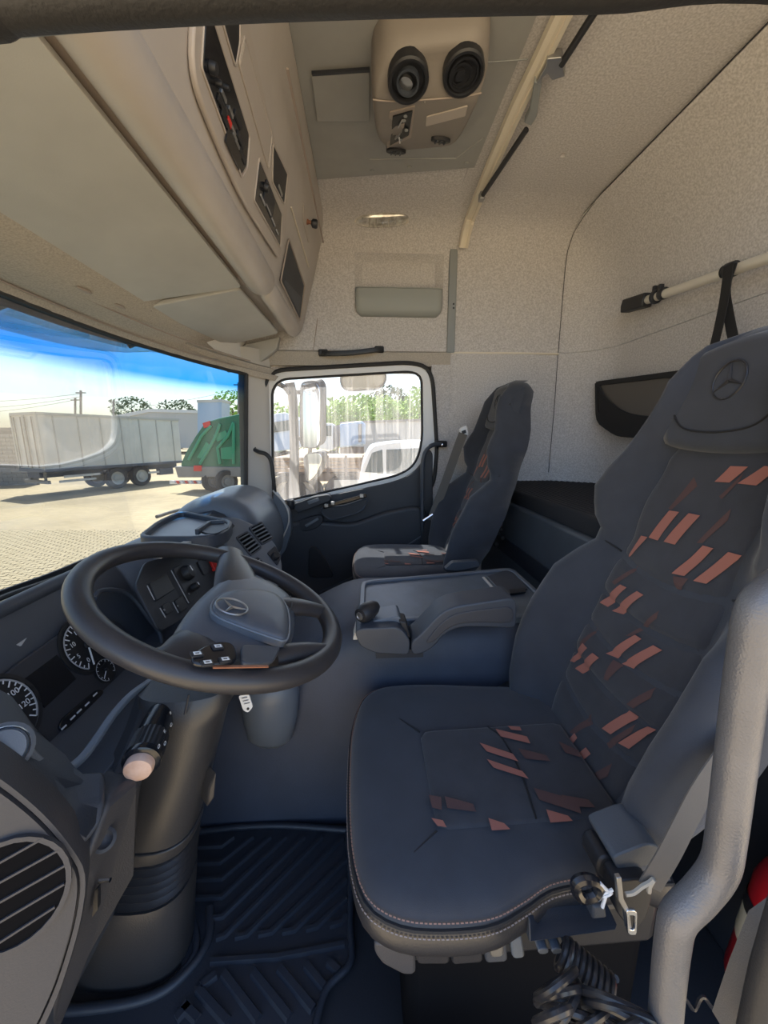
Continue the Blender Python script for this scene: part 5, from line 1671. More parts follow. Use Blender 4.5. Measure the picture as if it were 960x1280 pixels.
# passenger seat belt, post guide and buckle
pb_ = thing('passenger_belt', P(580, 560, Y=1.95), 'grey seat belt hanging from the passenger seat shoulder', 'seat belt')
G().prism(rpoly([P(*q, Y=1.93) for q in ((575, 536), (583, 531), (586, 543), (579, 549))], .01, 3), (0, .03, 0)).build('shoulder_guide', 'door_white', pb_, bevel=.004)
G().prism(rpoly([P(*q, Y=1.928) for q in ((577, 539), (582, 537), (583, 541), (578, 543))], .003, 2), (0, .004, 0)).build('guide_slot', 'black_plastic', pb_)
G().sweep(cr([P(579, 542, Y=1.925), P(572, 560, Y=1.95), P(556, 605, Y=1.99), P(541, 645, Y=2.03), P(538, 660, Y=2.04)], 5), [(-.022, -.001), (.022, -.001), (.022, .001), (-.022, .001)], up=(.4, 1, .2)).build('webbing', 'belt_grey', pb_)
G().tube([P(529, 651, Y=2.02), P(541, 643, Y=2.02)], .006, 8).build('tongue', 'chrome', pb_)
G().sweep([P(536, 650, Y=2.03), P(532, 672, Y=2.03), P(534, 690, Y=2.03)], [(-.018, -.001), (.018, -.001), (.018, .001), (-.018, .001)], up=(0, 1, 0)).build('webbing', 'black_webbing', pb_)
# passenger seat side lever and its recliner cover
G().prism(rpoly([P(*q, Y=1.47) for q in ((556, 712), (566, 703), (598, 701), (600, 708), (572, 714))], .008, 3), (0, .03, 0)).build('side_lever', 'bunk_panel', SP_, bevel=.004)
cl = thing('key_bunch', P(627, 665, X=.69), 'small dark bunch of cables hanging beside the bunk panel', 'cable')
for px, py, s in ((625, 655, .014), (622, 668, .016), (628, 672, .012), (620, 680, .014), (626, 662, .01)):
    G().ball(P(px, py, X=.675), s, 10, 6).build('plug', 'black_plastic', cl)

# ---------------------------------------------------------------- near side: grab rail, extinguisher, coiled hose, trims
rl = thing('entry_grab_rail', P(835, 1290, Y=.30), 'silver-grey bent tubular grab rail beside the driver seat', 'grab rail')
G().tube(cr([P(1000, 720, Y=.29), P(970, 738, Y=.29), P(947, 765, Y=.29), P(935, 830, Y=.29), P(922, 930, Y=.29), P(908, 1040, Y=.29), P(899, 1085, Y=.29), P(875, 1118, Y=.29), P(849, 1145, Y=.29), P(841, 1175, Y=.29), P(834, 1240, Y=.29), P(828, 1320, Y=.29)], 6), .0158, 18).build('tube', 'rail_silver', rl)
ex = thing('fire_extinguisher', P(950, 1240, Y=.45), 'red fire extinguisher standing in the dark behind the grab rail', 'extinguisher')
ec_ = P(992, 1170, Y=.42)
xa = V(.10, .0, 1).normalized()
h0 = -.13
bd = G().lathe(ec_, xa, [(.03, -.15), (.052, -.14), (.058, -.12), (.058, .06), (.052, .085), (.035, .10), (.018, .108), (.016, .13)], 28).build('cylinder', 'red_paint', ex)
G().lathe(ec_, xa, [(.0585, -.05), (.0590, -.045), (.0590, .005), (.0585, .01)], 28, False).build('label_band', 'label_cream', ex)
G().lathe(ec_, xa, [(.0592, .005), (.060, .008), (.060, .026), (.0592, .03)], 28, False).build('strap_band', 'black_plastic', ex)
for k in range(4):
    a = 2.6 + .35 * k
    pass
hs = thing('coiled_hose', P(740, 1280, Y=.30), 'black coiled air hose lying below the driver seat', 'hose')
a, b = P(700, 1188, Y=.40), P(762, 1250, Y=.36)
d = (b - a)
u = d.normalized().orthogonal().normalized()
w = d.normalized().cross(u)
path = []
for k in range(9 * 14 + 1):
    t = k / (9 * 14)
    an = 2 * math.pi * k / 14
    path.append(a + d * t + (u * math.cos(an) + w * math.sin(an)) * (.018 + .006 * t))
G().tube(path, .0042, 8).build('tight_coil', 'cable_black', hs)
for i, (px, py, rx, rz, tl_) in enumerate(((695, 1230, 28, 32, .3), (700, 1245, 30, 36, .1), (705, 1258, 26, 34, .5), (715, 1268, 30, 30, -.2), (735, 1275, 24, 34, .2), (772, 1262, 40, 34, -.4), (780, 1272, 42, 36, -.3), (785, 1282, 40, 36, -.5), (768, 1290, 34, 40, .2), (690, 1270, 20, 40, .1))):
    Yc = .345 - .006 * i
    lo = [P(px + rx * math.cos(t), py + rz * math.sin(t), Y=Yc) + V(0, tl_ * .04 * math.cos(t) + .02 * math.sin(t), 0) for t in [2 * math.pi * k / 28 for k in range(28)]]
    G().tube(lo, .0046, 8, closed=True).build('loop', 'cable_black', hs)
lsu = G().tube(cr([P(700, 1230, Y=.38), P(690, 1260, Y=.36), P(720, 1285, Y=.33), P(760, 1290, Y=.33)], 6), .004, 8).build('loose_end', 'cable_pale', hs)
cb_ = thing('floor_cable', P(880, 1240, Z=.1), 'thin black cable on the dark floor behind the grab rail', 'cable')
G().tube(cr([P(846, 1238, Y=.42), P(858, 1250, Y=.42), P(868, 1262, Y=.42), P(878, 1246, Y=.42), P(892, 1262, Y=.42), P(912, 1285, Y=.42)], 6), .003, 6).build('cable', 'cable_black', cb_)
# lower door-post trim in the bottom right corner
tr5 = thing('trim_5', P(940, 1260, Y=.25), 'grey and black door sill trim in the near right corner', None, kind='structure')
G().prism([P(912, 1300, Y=.26), P(935, 1235, Y=.26), P(962, 1170, Y=.26), P(990, 1150, Y=.26), P(990, 1300, Y=.26)], (.0, .02, 0)).build('sill_carpet', 'belt_grey', tr5)
G().tube([P(938, 1310, Y=.24), P(958, 1220, Y=.24), P(985, 1130, Y=.24)], .012, 12).build('sill_seal', 'seal_rubber', tr5)
# dark lining of the near door post behind the grab rail
g = G()
g.prism([P(905, 1100, Y=.62), P(935, 1000, Y=.62), P(1000, 880, Y=.62), P(1100, 880, Y=.62), P(1100, 1300, Y=.62), P(915, 1200, Y=.62)], (.0, .05, 0))
g.build('trim_6', 'dash_plastic', kind='structure', bevel=.01, label='dark plastic post lining behind the driver seat belt')
# ---------------------------------------------------------------- passenger door
door = thing('door_1', (0, 2.2, 0), 'passenger door with white window frame and dark trim panel', None, kind='structure')
D = lambda px, py, y=2.19: P(px, py, Y=y)
o_lp = resample(rpoly([D(*q) for q in ((327, 612), (331, 478), (342, 463), (516, 453), (540, 462), (546, 560), (542, 612), (505, 640), (345, 668), (330, 650))], [.01, .05, .08, .08, .10, .05, .1, .1, .05, .05], 5), 120)
i_lp = resample(rpoly([D(*q) for q in ((341, 626), (340, 487), (350, 474), (514, 464), (527, 470), (528, 552), (520, 580), (500, 594), (420, 612), (350, 628))], [.02, .03, .05, .05, .04, .08, .08, .08, .05, .02], 5), 120)
def align(a, b):
    """rotate loop b so that its points face those of a"""
    n = len(a)
    k = min(range(n), key=lambda s: sum((a[i] - b[(i + s) % n]).length_squared for i in range(0, n, 6)))
    return [b[(i + k) % n] for i in range(n)]
i_lp = align(o_lp, i_lp)
G().frame(o_lp, i_lp, (0, .05, 0)).build('window_frame', 'door_white', door, bevel=.008)
G().tube([p + V(0, -.006, 0) for p in o_lp], .011, 8, closed=True).build('door_seal', 'seal_rubber', door)
G().tube([p + V(0, .004, 0) for p in i_lp], .007, 8, closed=True).build('window_seal', 'seal_rubber', door)
g = G()
g.v = [p + V(0, .03, 0) for p in i_lp]
g.f = [tuple(range(120))]
g.build('pane', 'door_glass', door, flat=True)
# outer skin around the frame
G().span((-.66, 2.235, -.4), (.44, 2.25, P(345, 632, Y=2.22).z - .06)).build('outer_skin', 'door_white', door)
# trim panel
tp_ = [D(*q, 2.165) for q in ((338, 634), (420, 618), (500, 601), (524, 586), (535, 560), (541, 566), (541, 700), (538, 800), (330, 800), (332, 690), (330, 640))]
pan = G().prism(rpoly(tp_, [.02, .1, .1, .06, .02, .02, .02, .02, .02, .02, .02], 4), (0, .03, 0)).build('trim_panel', 'door_panel', door, bevel=.010, seg=3)
# bulged lower moulding
bl = [D(*q, 2.12) for q in ((346, 660), (380, 650), (440, 655), (480, 640), (520, 632), (536, 640), (536, 720), (525, 800), (346, 800))]
G().prism(rpoly(bl, .05, 4), (0, .05, 0)).build('lower_moulding', 'door_panel', pan, bevel=.02, seg=4)
G().tube(cr([D(*q, 2.12) for q in ((400, 740), (440, 722), (480, 700), (515, 678), (535, 665))], 5), .006, 8).build('moulding_edge', 'dash_plastic', pan)
# pull handle cup and switch strip
sk = [D(*q, 2.10) for q in ((364, 632), (392, 621), (412, 618), (414, 626), (392, 634), (372, 642))]
G().prism(rpoly(sk, .02, 3), (0, .07, 0)).build('switch_pod', 'door_panel', pan, bevel=.006)
for q in (((384, 627), (398, 622), (399, 626), (386, 631)),):
    G().prism([D(*c, 2.094) for c in q], (0, .01, 0)).build('window_switch', 'dash_light', pan, bevel=.002)
G().lathe(D(363, 631, 2.09), V(0, -.15, 1), [(.022, -.02), (.024, .0), (.024, .022), (.018, .030), (.002, .031)], 18).build('lock_knob', 'black_plastic', pan)
hd_ = cr([D(*q, 2.095) for q in ((404, 634), (418, 630), (440, 624), (458, 619))], 5)
G().sweep(hd_, [(-.008, -.010), (.008, -.010), (.008, .010), (-.008, .010)], up=(0, 0, 1)).build('pull_bar', 'black_gloss', pan, bevel=.003)
cup = cr([D(*q, 2.11) for q in ((402, 636), (430, 632), (458, 624), (452, 638), (430, 646), (412, 649))], 4, True)
G().prism(cup, (0, .03, 0)).build('pull_cup', 'dash_dark', pan, bevel=.004)
G().tube(cup, .005, 6, closed=True).build('cup_rim', 'dash_plastic', pan)
for px, py in ((408, 632), (416, 629), (452, 620)):
    G().box(D(px, py, 2.088), (.022, .012, .02)).build('pull_bracket', 'steel_grey', pan, bevel=.003)
lat = cr([D(*q, 2.115) for q in ((375, 652), (398, 644), (404, 650), (396, 660), (378, 664))], 4, True)
G().prism(lat, (0, .03, 0)).build('latch_recess', 'dash_dark', pan, bevel=.004)
G().sweep([D(382, 658, 2.10), D(398, 648, 2.10)], [(-.008, -.005), (.008, -.005), (.008, .005), (-.008, .005)], up=(0, -1, 0)).build('latch_handle', 'dash_light', pan, bevel=.003)
G().prism(rpoly([D(*q, 2.105) for q in ((385, 722), (386, 685), (393, 682), (408, 700), (418, 722))], .03, 4), (0, .03, 0)).build('bottle_pocket', 'black_plastic', pan, bevel=.004)
# grab handles at both sides of the door
g1 = thing('pillar_grab_handle', P(340, 600, Y=2.10), 'black tubular grab handle on the windshield pillar', 'handle')
G().tube(cr([P(318, 562, Y=2.13), P(324, 565, Y=2.10), P(333, 568, Y=2.09), P(339, 577, Y=2.09), P(342, 600, Y=2.09), P(344, 622, Y=2.10)], 6), .011, 10).build('grip', 'black_plastic', g1)
G().box(P(317, 562, Y=2.135), (.03, .02, .03)).build('mount', 'black_plastic', g1, bevel=.005)
g2 = thing('post_grab_handle', P(530, 640, Y=2.10), 'dark tubular grab handle on the post behind the passenger door', 'handle')
G().tube(cr([P(553, 555, Y=2.15), P(542, 556, Y=2.11), P(534, 561, Y=2.10), P(529, 574, Y=2.10), P(528, 600, Y=2.10), P(528, 650, Y=2.10), P(530, 690, Y=2.12)], 6), .012, 10).build('grip', 'dash_plastic', g2)
G().sweep([P(544, 555, Y=2.14), P(558, 555, Y=2.16)], [(-.016, -.018), (.016, -.018), (.016, .018), (-.016, .018)], up=(0, 0, 1)).build('mount', 'black_plastic', g2, bevel=.008)
G().lathe(P(553, 556, Y=2.135), (0, -1, 0), [(.006, -.004), (.006, .004), (.001, .005)], 12).build('mount_screw', 'chrome', g2)
# ---------------------------------------------------------------- outside
GZ = -1.45
mat('trailer_white', (0.60, 0.60, 0.58), 0.55, var=0.08, vscale=0.8)
mat('trailer_frame', (0.45, 0.45, 0.43), 0.5)
mat('chassis_blue', (0.05, 0.07, 0.11), 0.5)
mat('tyre', (0.025, 0.025, 0.028), 0.8)
mat('truck_green', (0.012, 0.15, 0.075), 0.35)
mat('truck_green_light', (0.03, 0.30, 0.16), 0.35)
mat('paint_white', (0.75, 0.76, 0.78), 0.3, coat=0.3)
mat('paint_blue', (0.36, 0.50, 0.72), 0.35, coat=0.3)
mat('wood_bed', (0.28, 0.19, 0.12), 0.7, var=0.2, vscale=3)
mat('steel_brown', (0.16, 0.12, 0.10), 0.6)
mat('block', (0.36, 0.34, 0.32), 0.9, var=0.15, vscale=3, bump=.3, bscale=30, bdist=.01)
mat('mortar', (0.20, 0.19, 0.18), 0.95)
mat('leaf_light', (0.34, 0.52, 0.05), 0.6, col2=(0.17, 0.32, 0.03), vscale=.8)
mat('leaf_dark', (0.06, 0.13, 0.04), 0.6, col2=(0.035, 0.08, 0.03), vscale=.8)
mat('bark', (0.12, 0.08, 0.05), 0.9)
mat('pole_grey', (0.25, 0.24, 0.23), 0.7)
mat('mirror_glass', (0.85, 0.87, 0.88), 0.03, metal=1.0)
mat('wall_pale', (0.55, 0.56, 0.57), 0.7)
mat('roof_red', (0.35, 0.13, 0.08), 0.8)
mat('window_dark', (0.04, 0.07, 0.08), 0.15)
glass('smoke_visor', (0.70, 0.74, 0.78), 0.5, dirt=(.12, (2, 2, 2)))
glass('smoke_visor_light', (0.62, 0.66, 0.70), 0.8, dirt=(.35, (3, 3, 3)))
mat('joint_sand', (0.13, 0.10, 0.06), 0.95)
mat('brick', (0.42, 0.33, 0.20), 0.9, col2=(0.34, 0.265, 0.155), vscale=9, bump=.3, bscale=60, bdist=.004)
# paving material for the far ground, bricks near by are built
m = mat('paving', (0.48, 0.39, 0.27), 0.92)
nt = m.node_tree
bt = nt.nodes.new('ShaderNodeTexBrick')
bt.inputs['Color1'].default_value = (0.40, 0.31, 0.185, 1)
bt.inputs['Color2'].default_value = (0.34, 0.265, 0.155, 1)
bt.inputs['Mortar'].default_value = (0.34, 0.27, 0.18, 1)
bt.inputs['Scale'].default_value = 1.0
bt.inputs['Mortar Size'].default_value = 0.008
bt.inputs['Brick Width'].default_value = 0.22
bt.inputs['Row Height'].default_value = 0.11
tcn = nt.nodes.new('ShaderNodeTexCoord')
nt.links.new(tcn.outputs['Object'], bt.inputs['Vector'])
n1 = nt.nodes.new('ShaderNodeTexNoise')
n1.inputs['Scale'].default_value = 0.35
n1.inputs['Detail'].default_value = 4
nt.links.new(tcn.outputs['Object'], n1.inputs['Vector'])
mx = nt.nodes.new('ShaderNodeMix')
mx.data_type = 'RGBA'
mx.blend_type = 'MULTIPLY'
mx.inputs[0].default_value = 0.55
nt.links.new(bt.outputs['Color'], mx.inputs[6])
nt.links.new(n1.outputs['Color'], mx.inputs[7])
rmp = nt.nodes.new('ShaderNodeValToRGB')
rmp.color_ramp.elements[0].position = .35
rmp.color_ramp.elements[0].color = (0.62, 0.60, 0.58, 1)
rmp.color_ramp.elements[1].position = .6
rmp.color_ramp.elements[1].color = (1.1, 1.08, 1.05, 1)
nt.links.new(n1.outputs['Fac'], rmp.inputs[0])
nt.links.new(rmp.outputs[0], mx.inputs[7])
nt.links.new(mx.outputs[2], nt.nodes['Principled BSDF'].inputs['Base Color'])
grd = thing('ground', (0, 0, GZ), 'sunlit sandy block paving of the truck yard', None, kind='structure')
G().span((-140, -60, GZ - .3), (140, 180, GZ)).build('paving_sheet', 'paving', grd)
# single paving blocks where the windshield shows them large
bw, bh = .22, .11
cand = []
ca, sa_ = math.cos(.25), math.sin(.25)
for i in range(-160, 10):
    for j in range(-60, 200):
        lx, ly = (i + (j % 2) * .5) * bw, j * bh
        x, y = lx * ca - ly * sa_, lx * sa_ + ly * ca
        if y < 1.6 or y > 11 or x > -1.5:
            continue
        v = V(x, y, GZ) - CAM
        d = v.dot(FW)
        if d < 2.5 or d > 10.5:
            continue
        px, py = 480 + F * v.dot(RT) / d, 640 - F * v.dot(UP) / d
        if -12 < px < 262 and 600 < py < 800 and py < 792 - .62 * px + 40 - (0 if px < 200 else 20):
            cand.append((d, x, y))
cand.sort()
me0 = None
axs = (V(ca, sa_, 0), V(-sa_, ca, 0), V(0, 0, 1))
for k, (d, x, y) in enumerate(cand[:300]):
    if me0 is None:
        first = G().box((x, y, GZ + .004), (bw - .018, bh - .018, .016), axs).build('brick', 'brick', grd, bevel=.003, seg=1)
        me0 = first
        f0 = V(x, y, 0)
    else:
        b = dup(me0, V(x, y, 0) - f0 + V(0, 0, random.uniform(-.002, .003)), grd)
g = G()
for d, x, y in cand[300:]:
    g.box((x, y, GZ + .004), (bw - .018, bh - .018, .016), axs)
gj = G()
for d, x, y in cand:
    gj.box((x, y, GZ + .0005), (bw, bh, .004), axs)
gj.build('joint_sand', 'joint_sand', grd, kind='stuff')
if g.v:
    g.build('bricks_beyond', 'brick', grd, kind='stuff')

def wheel(c, ax, r, w, parent, hub='trailer_frame'):
    t = G().lathe(Vector(c) - Vector(ax) * w / 2, ax, [(r * .62, 0), (r * .95, 0), (r, w * .15), (r, w * .85), (r * .95, w), (r * .62, w)], 24, False).build('tyre', 'tyre', parent)
    G().lathe(Vector(c), ax, [(r * .62, w / 2), (r * .58, w * .3), (r * .35, w * .25), (r * .30, w * .45), (.01, w * .5)], 20, False).build('rim', hub, t)

# --- white box trailer
A0 = V(-13.44, 17.0, 0)
td = V(.436, .90, 0)
tn = V(-.90, .436, 0)           # away from us across the trailer
LT, WT = 6.7, 1.9
zb_, zt_ = -.32, 2.00
trl = thing('box_trailer', A0 + td * 3 + V(0, 0, GZ), 'grey-white box trailer with ribbed doors across the yard', 'trailer')
def TR(s, w, z):
    return A0 + td * s + tn * w + V(0, 0, z)
G().loft([[TR(0, 0, z), TR(LT, 0, z), TR(LT, WT, z), TR(0, WT, z)] for z in (zb_, zt_)]).build('box', 'trailer_white', trl, bevel=.03)
for s in [.55 + .95 * k for k in range(7)]:
    G().box(TR(s, -.012, (zb_ + zt_) / 2), (.05, .03, zt_ - zb_ - .1), (td, tn, V(0, 0, 1))).build('side_rib', 'trailer_frame', trl)
for z, m in ((zt_ + .02, 'trailer_frame'), (zb_ - .02, 'chassis_blue')):
    G().box(TR(LT / 2, 0, z), (LT + .04, .10, .12), (td, tn, V(0, 0, 1))).build('side_rail', m, trl)
    G().box(TR(0, WT / 2, z), (.10, WT, .12), (td, tn, V(0, 0, 1))).build('rear_rail', m, trl)
for w in (0.0, .95, WT):
    G().box(TR(-.02, w, (zb_ + zt_) / 2), (.05, .08, zt_ - zb_), (td, tn, V(0, 0, 1))).build('door_bar', 'trailer_frame', trl)
for w in (.3, .8, 1.1, 1.6):
    G().tube([TR(-.06, w, zb_ + .1), TR(-.06, w, zt_ - .1)], .025, 6).build('lock_rod', 'pole_grey', trl)
G().box(TR(LT / 2, WT / 2, zb_ - .22), (LT, .9, .28), (td, tn, V(0, 0, 1))).build('chassis', 'chassis_blue', trl)
for s, z in ((-.2, -.85), (.0, -.65), (3.9, -.8)):
    G().box(TR(s + 1.4, .02, z), (1.5, .05, .10), (td, tn, V(0, 0, 1))).build('side_guard', 'trailer_white', trl)
G().box(TR(0.1, WT / 2, -.85), (.10, 1.8, .14), (td, tn, V(0, 0, 1))).build('rear_bumper', 'pole_grey', trl)
for w in (.4, 1.5):
    G().box(TR(.15, w, -.62), (.08, .08, .4), (td, tn, V(0, 0, 1))).build('bumper_post', 'pole_grey', trl)
for s in (2.95, 4.2):
    for w in (.16, WT - .16):
        wheel(TR(s, w, GZ + .52), -tn, .52, .30, trl)
G().box(TR(5.6, .1, -.8), (.8, .3, .35), (td, tn, V(0, 0, 1))).build('tool_box', 'chassis_blue', trl)

# --- green refuse truck
gt = thing('refuse_truck', P(268, 605, Y=18.5), 'green refuse truck with its compactor end towards us', 'truck')
YG = 18.0
Q = lambda px, py, y=YG: P(px, py, Y=y)
G().prism([Q(*q) for q in ((226, 579), (232, 565), (244, 545), (256, 528), (272, 523), (300, 517), (330, 515), (330, 588), (226, 586))], (0.4, 2.4, 0)).build('compactor_body', 'truck_green', gt, bevel=.06)
for pp in (((236, 575), (252, 545), (264, 532)), ((250, 580), (262, 560), (270, 545), (275, 530)), ((275, 580), (272, 560), (285, 545), (292, 528)), ((292, 580), (292, 530))):
    G().tube([Q(*q, YG - .06) for q in pp], .07, 6).build('frame_rib', 'truck_green_light', gt)
for q in (((246, 572), (258, 552), (262, 556), (256, 574)), ((276, 574), (276, 560), (290, 558), (290, 574)), ((266, 544), (282, 538), (286, 545), (272, 552))):
    G().prism([Q(*c, YG - .05) for c in q], (0, .1, 0)).build('panel', 'truck_green_light', gt)
G().prism([Q(*q, YG - .1) for q in ((253, 529), (262, 526), (263, 533), (255, 535))], (0, .1, 0)).build('roof_lamp', 'red_button', gt)
G().prism([Q(*q, YG - .1) for q in ((242, 582), (252, 582), (252, 589), (242, 589))], (0, .1, 0)).build('tail_lamp', 'red_button', gt)
G().prism([Q(*q, YG - .08) for q in ((218, 583), (330, 584), (330, 596), (222, 597))], (0, 1.6, 0)).build('rear_frame', 'pole_grey', gt, bevel=.04)
for k in range(7):
    x = 214 + k * 5.4
    G().prism([Q(x, 601, YG - .1), Q(x + 3, 601, YG - .1), Q(x + 5, 604.5, YG - .1), Q(x + 2, 604.5, YG - .1)], (0, .06, 0)).build('bumper_stripe', 'red_button' if k % 2 else 'paint_white', gt)
G().prism([Q(212, 600.5, YG - .03), Q(254, 600.5, YG - .03), Q(254, 605, YG - .03), Q(212, 605, YG - .03)], (0, .05, 0)).build('bumper', 'paint_white', gt)
for px in (266, 274):
    wheel(Q(px, 601, YG + .3 + (px - 266) * .05), V(.75, -.66, 0), .50, .30, gt, 'pole_grey')
wheel(Q(283, 602, YG - .1), V(.75, -.66, 0), .52, .3, gt, 'pole_grey')

# --- block wall at the left edge of the yard
bwl = thing('block_wall', (-24, 22, GZ), 'grey concrete block wall at the edge of the yard', 'wall')
w0, w1 = P(-160, 611, Z=GZ), P(48, 606, Z=GZ)
wdv = (w1 - w0).normalized()
wnn = V(wdv.y, -wdv.x, 0)
zt2 = P(0, 538, Y=w1.y + (w0.y - w1.y) * .3).z
Lw = (w1 - w0).length
G().box((w0 + w1) / 2 + V(0, 0, (zt2 - GZ) / 2) - wnn * .08, (Lw, .12, zt2 - GZ), (wdv, wnn, V(0, 0, 1))).build('mortar_core', 'mortar', bwl)
rowsn = int((zt2 - GZ) / .205)
proto = None
s0 = Lw - 7.6
cnt = 0
for r in range(rowsn):
    for k in range(18):
        s_ = s0 + (k + (r % 2) * .5) * .42 + .2
        if s_ > Lw - .2:
            continue
        c = w0 + wdv * s_ + V(0, 0, .1 + r * .205) - wnn * .01
        if proto is None:
            proto = G().box(c, (.40, .06, .19), (wdv, wnn, V(0, 0, 1))).build('block', 'block', bwl)
            pc0 = c
        else:
            dup(proto, c - pc0, bwl)
        cnt += 1
# shed roof and lot beyond the wall
shd = thing('distant_shed', P(20, 545, Y=34), 'low pale shed with a dark roof beyond the block wall', 'building')
G().prism([P(*q, Y=30) for q in ((-60, 545), (34, 545), (34, 562), (-60, 562))], (0, 4, 0)).build('shed_wall', 'paint_blue', shd)
G().prism([P(*q, Y=29.8) for q in ((-60, 536), (30, 534), (36, 546), (-60, 547))], (0, 4.4, 0)).build('shed_roof', 'pole_grey', shd)
# long white warehouse and far roofs
wh = thing('white_warehouse', P(230, 530, Y=60), 'long white warehouse far behind the trailer', 'building')
c0, c1 = P(150, 520, Y=62), P(300, 517, Y=62)
G().prism([P(186, 514, Y=62), P(330, 517, Y=62), P(330, 560, Y=62), P(150, 560, Y=62), P(140, 526, Y=62)], (0, 10, 0)).build('warehouse_wall', 'wall_pale', wh)
G().prism([P(140, 520, Y=61.8), P(186, 511, Y=61.8), P(330, 515, Y=61.8), P(330, 518, Y=61.8), P(186, 515, Y=61.8), P(140, 525, Y=61.8)], (0, 11, 0)).build('warehouse_roof', 'paint_white', wh)
tb = thing('blue_tank', P(265, 515, Y=50), 'small blue-grey tank house on the skyline beside the green truck', 'building')
G().prism([P(*q, Y=50) for q in ((247, 502), (277, 501), (277, 575), (247, 575))], (0, 3, 0)).build('tank_wall', 'paint_blue', tb)
G().prism([P(*q, Y=49.9) for q in ((246, 500), (278, 499), (278, 502), (246, 503))], (0, 3.2, 0)).build('tank_roof', 'wall_pale', tb)
# utility poles
for i, (px, y0, y1, Y, lab) in enumerate(((101, 488, 560, 40, 'utility pole with a cross arm standing left of the skyline trees'), (94, 497, 560, 44, 'shorter utility pole just left of the cross-armed pole'), (142, 500, 560, 52, 'small lamp pole above the trailer roof'), (298, 478, 560, 40, 'tall thin pole beside the windshield pillar'))):
    po_ = thing('utility_pole', P(px, y1, Y=Y), lab, 'pole', 'poles on the skyline')
    G().tube([P(px, y1, Y=Y), P(px, y0, Y=Y)], .10, 6).build('pole', 'pole_grey', po_)
    G().box(P(px, y0 + 3, Y=Y), (.9, .1, .1)).build('cross_arm', 'pole_grey', po_)
# overhead wires
wr = thing('overhead_wires', P(100, 500, Y=40), 'thin overhead wires crossing the sky above the trailer', 'wire')
for a, b, s in (((-40, 503), (101, 492), 4), ((-40, 512), (101, 496), 4), ((-40, 518), (94, 500), 3), ((180, 508), (300, 486), 5)):
    pa, pb = P(*a, Y=40), P(*b, Y=40)
    G().tube([pa.lerp(pb, k / 8) - V(0, 0, .15 * math.sin(math.pi * k / 8)) for k in range(9)], .018, 5).build('wire', 'pole_grey', wr)

# --- trees: crown of leaf clumps on a trunk
def tree(px, py, Y, w, h, m, nm, lab, grp, n=420, sd=1):
    n = int(n * 2.6)
    rnd = random.Random(sd)
    c = P(px, py, Y=Y)
    T = thing(nm, V(c.x, Y, GZ), lab, 'tree', grp)
    g = G()
    for k in range(n):
        th, ph = rnd.uniform(0, 2 * math.pi), math.acos(rnd.uniform(-1, 1))
        rr = rnd.uniform(.55, 1.0) ** .6
        lump = 1 + .18 * math.sin(3 * th + sd) * math.sin(2 * ph)
        p = c + V(w * rr * lump * math.sin(ph) * math.cos(th), w * .7 * rr * math.sin(ph) * math.sin(th), h * rr * lump * math.cos(ph))
        s_ = rnd.uniform(.07, .16) * min(w, h)
        a = V(rnd.uniform(-1, 1), rnd.uniform(-1, 1), rnd.uniform(-1, 1)).normalized()
        b = a.orthogonal().normalized()
        e = a.cross(b)
        g.add([p + b * s_, p + e * s_ * .5, p - b * s_ * .8, p - e * s_ * .5, p + a * s_ * .15], [(0, 1, 4), (1, 2, 4), (2, 3, 4), (3, 0, 4)])
    g.build('crown', m, T, flat=True)
    G().tube([V(c.x, Y, GZ), V(c.x + .1 * w, Y, (GZ + c.z) / 2), c], [.09 * w, .07 * w, .04 * w], 8).build('trunk', 'bark', T)
for i, (px, py, Y, w, h, dk) in enumerate(((165, 512, 84, 4.4, 2.6, 1), (222, 517, 92, 4.6, 3.0, 1), (290, 510, 58, 3.0, 2.4, 0))):
    tree(px, py, Y, w, h, 'leaf_dark' if dk else 'leaf_light', 'skyline_tree', ('rounded dull green tree on the skyline above the trailer', 'rounded tree on the skyline between trailer and blue tank', 'yellow-green tree beside the windshield pillar')[i], 'trees on the skyline', 300, i + 3)
# hedge of bright trees outside the passenger window, each tree its own
for i, (px, py, Y, w, h, dk, lab) in enumerate(((352, 534, 40, 2.7, 2.3, 0, 'bright green tree at the left edge of the door window'), (385, 532, 48, 3.0, 2.8, 0, 'bright green tree behind the big door mirror'), (418, 530, 40, 2.7, 2.5, 0, 'bright green tree right of the door mirror'),
        (446, 524, 48, 3.0, 2.9, 0, 'tall bright green tree under the hanging kerb mirror'), (474, 524, 40, 2.6, 2.3, 0, 'bright green tree left of the dark tree'), (487, 506, 64, 3.4, 2.8, 1, 'darker blue-green tree rising behind the hedge'), (502, 525, 48, 2.6, 2.4, 0, 'bright green tree behind the window glare'), (524, 518, 40, 2.2, 2.6, 0, 'bright green tree at the right edge of the door window'))):
    tree(px, py, Y, w, h, 'leaf_dark' if dk else 'leaf_light', 'hedge_tree', lab, 'trees beyond the passenger window', 380, 20 + i)

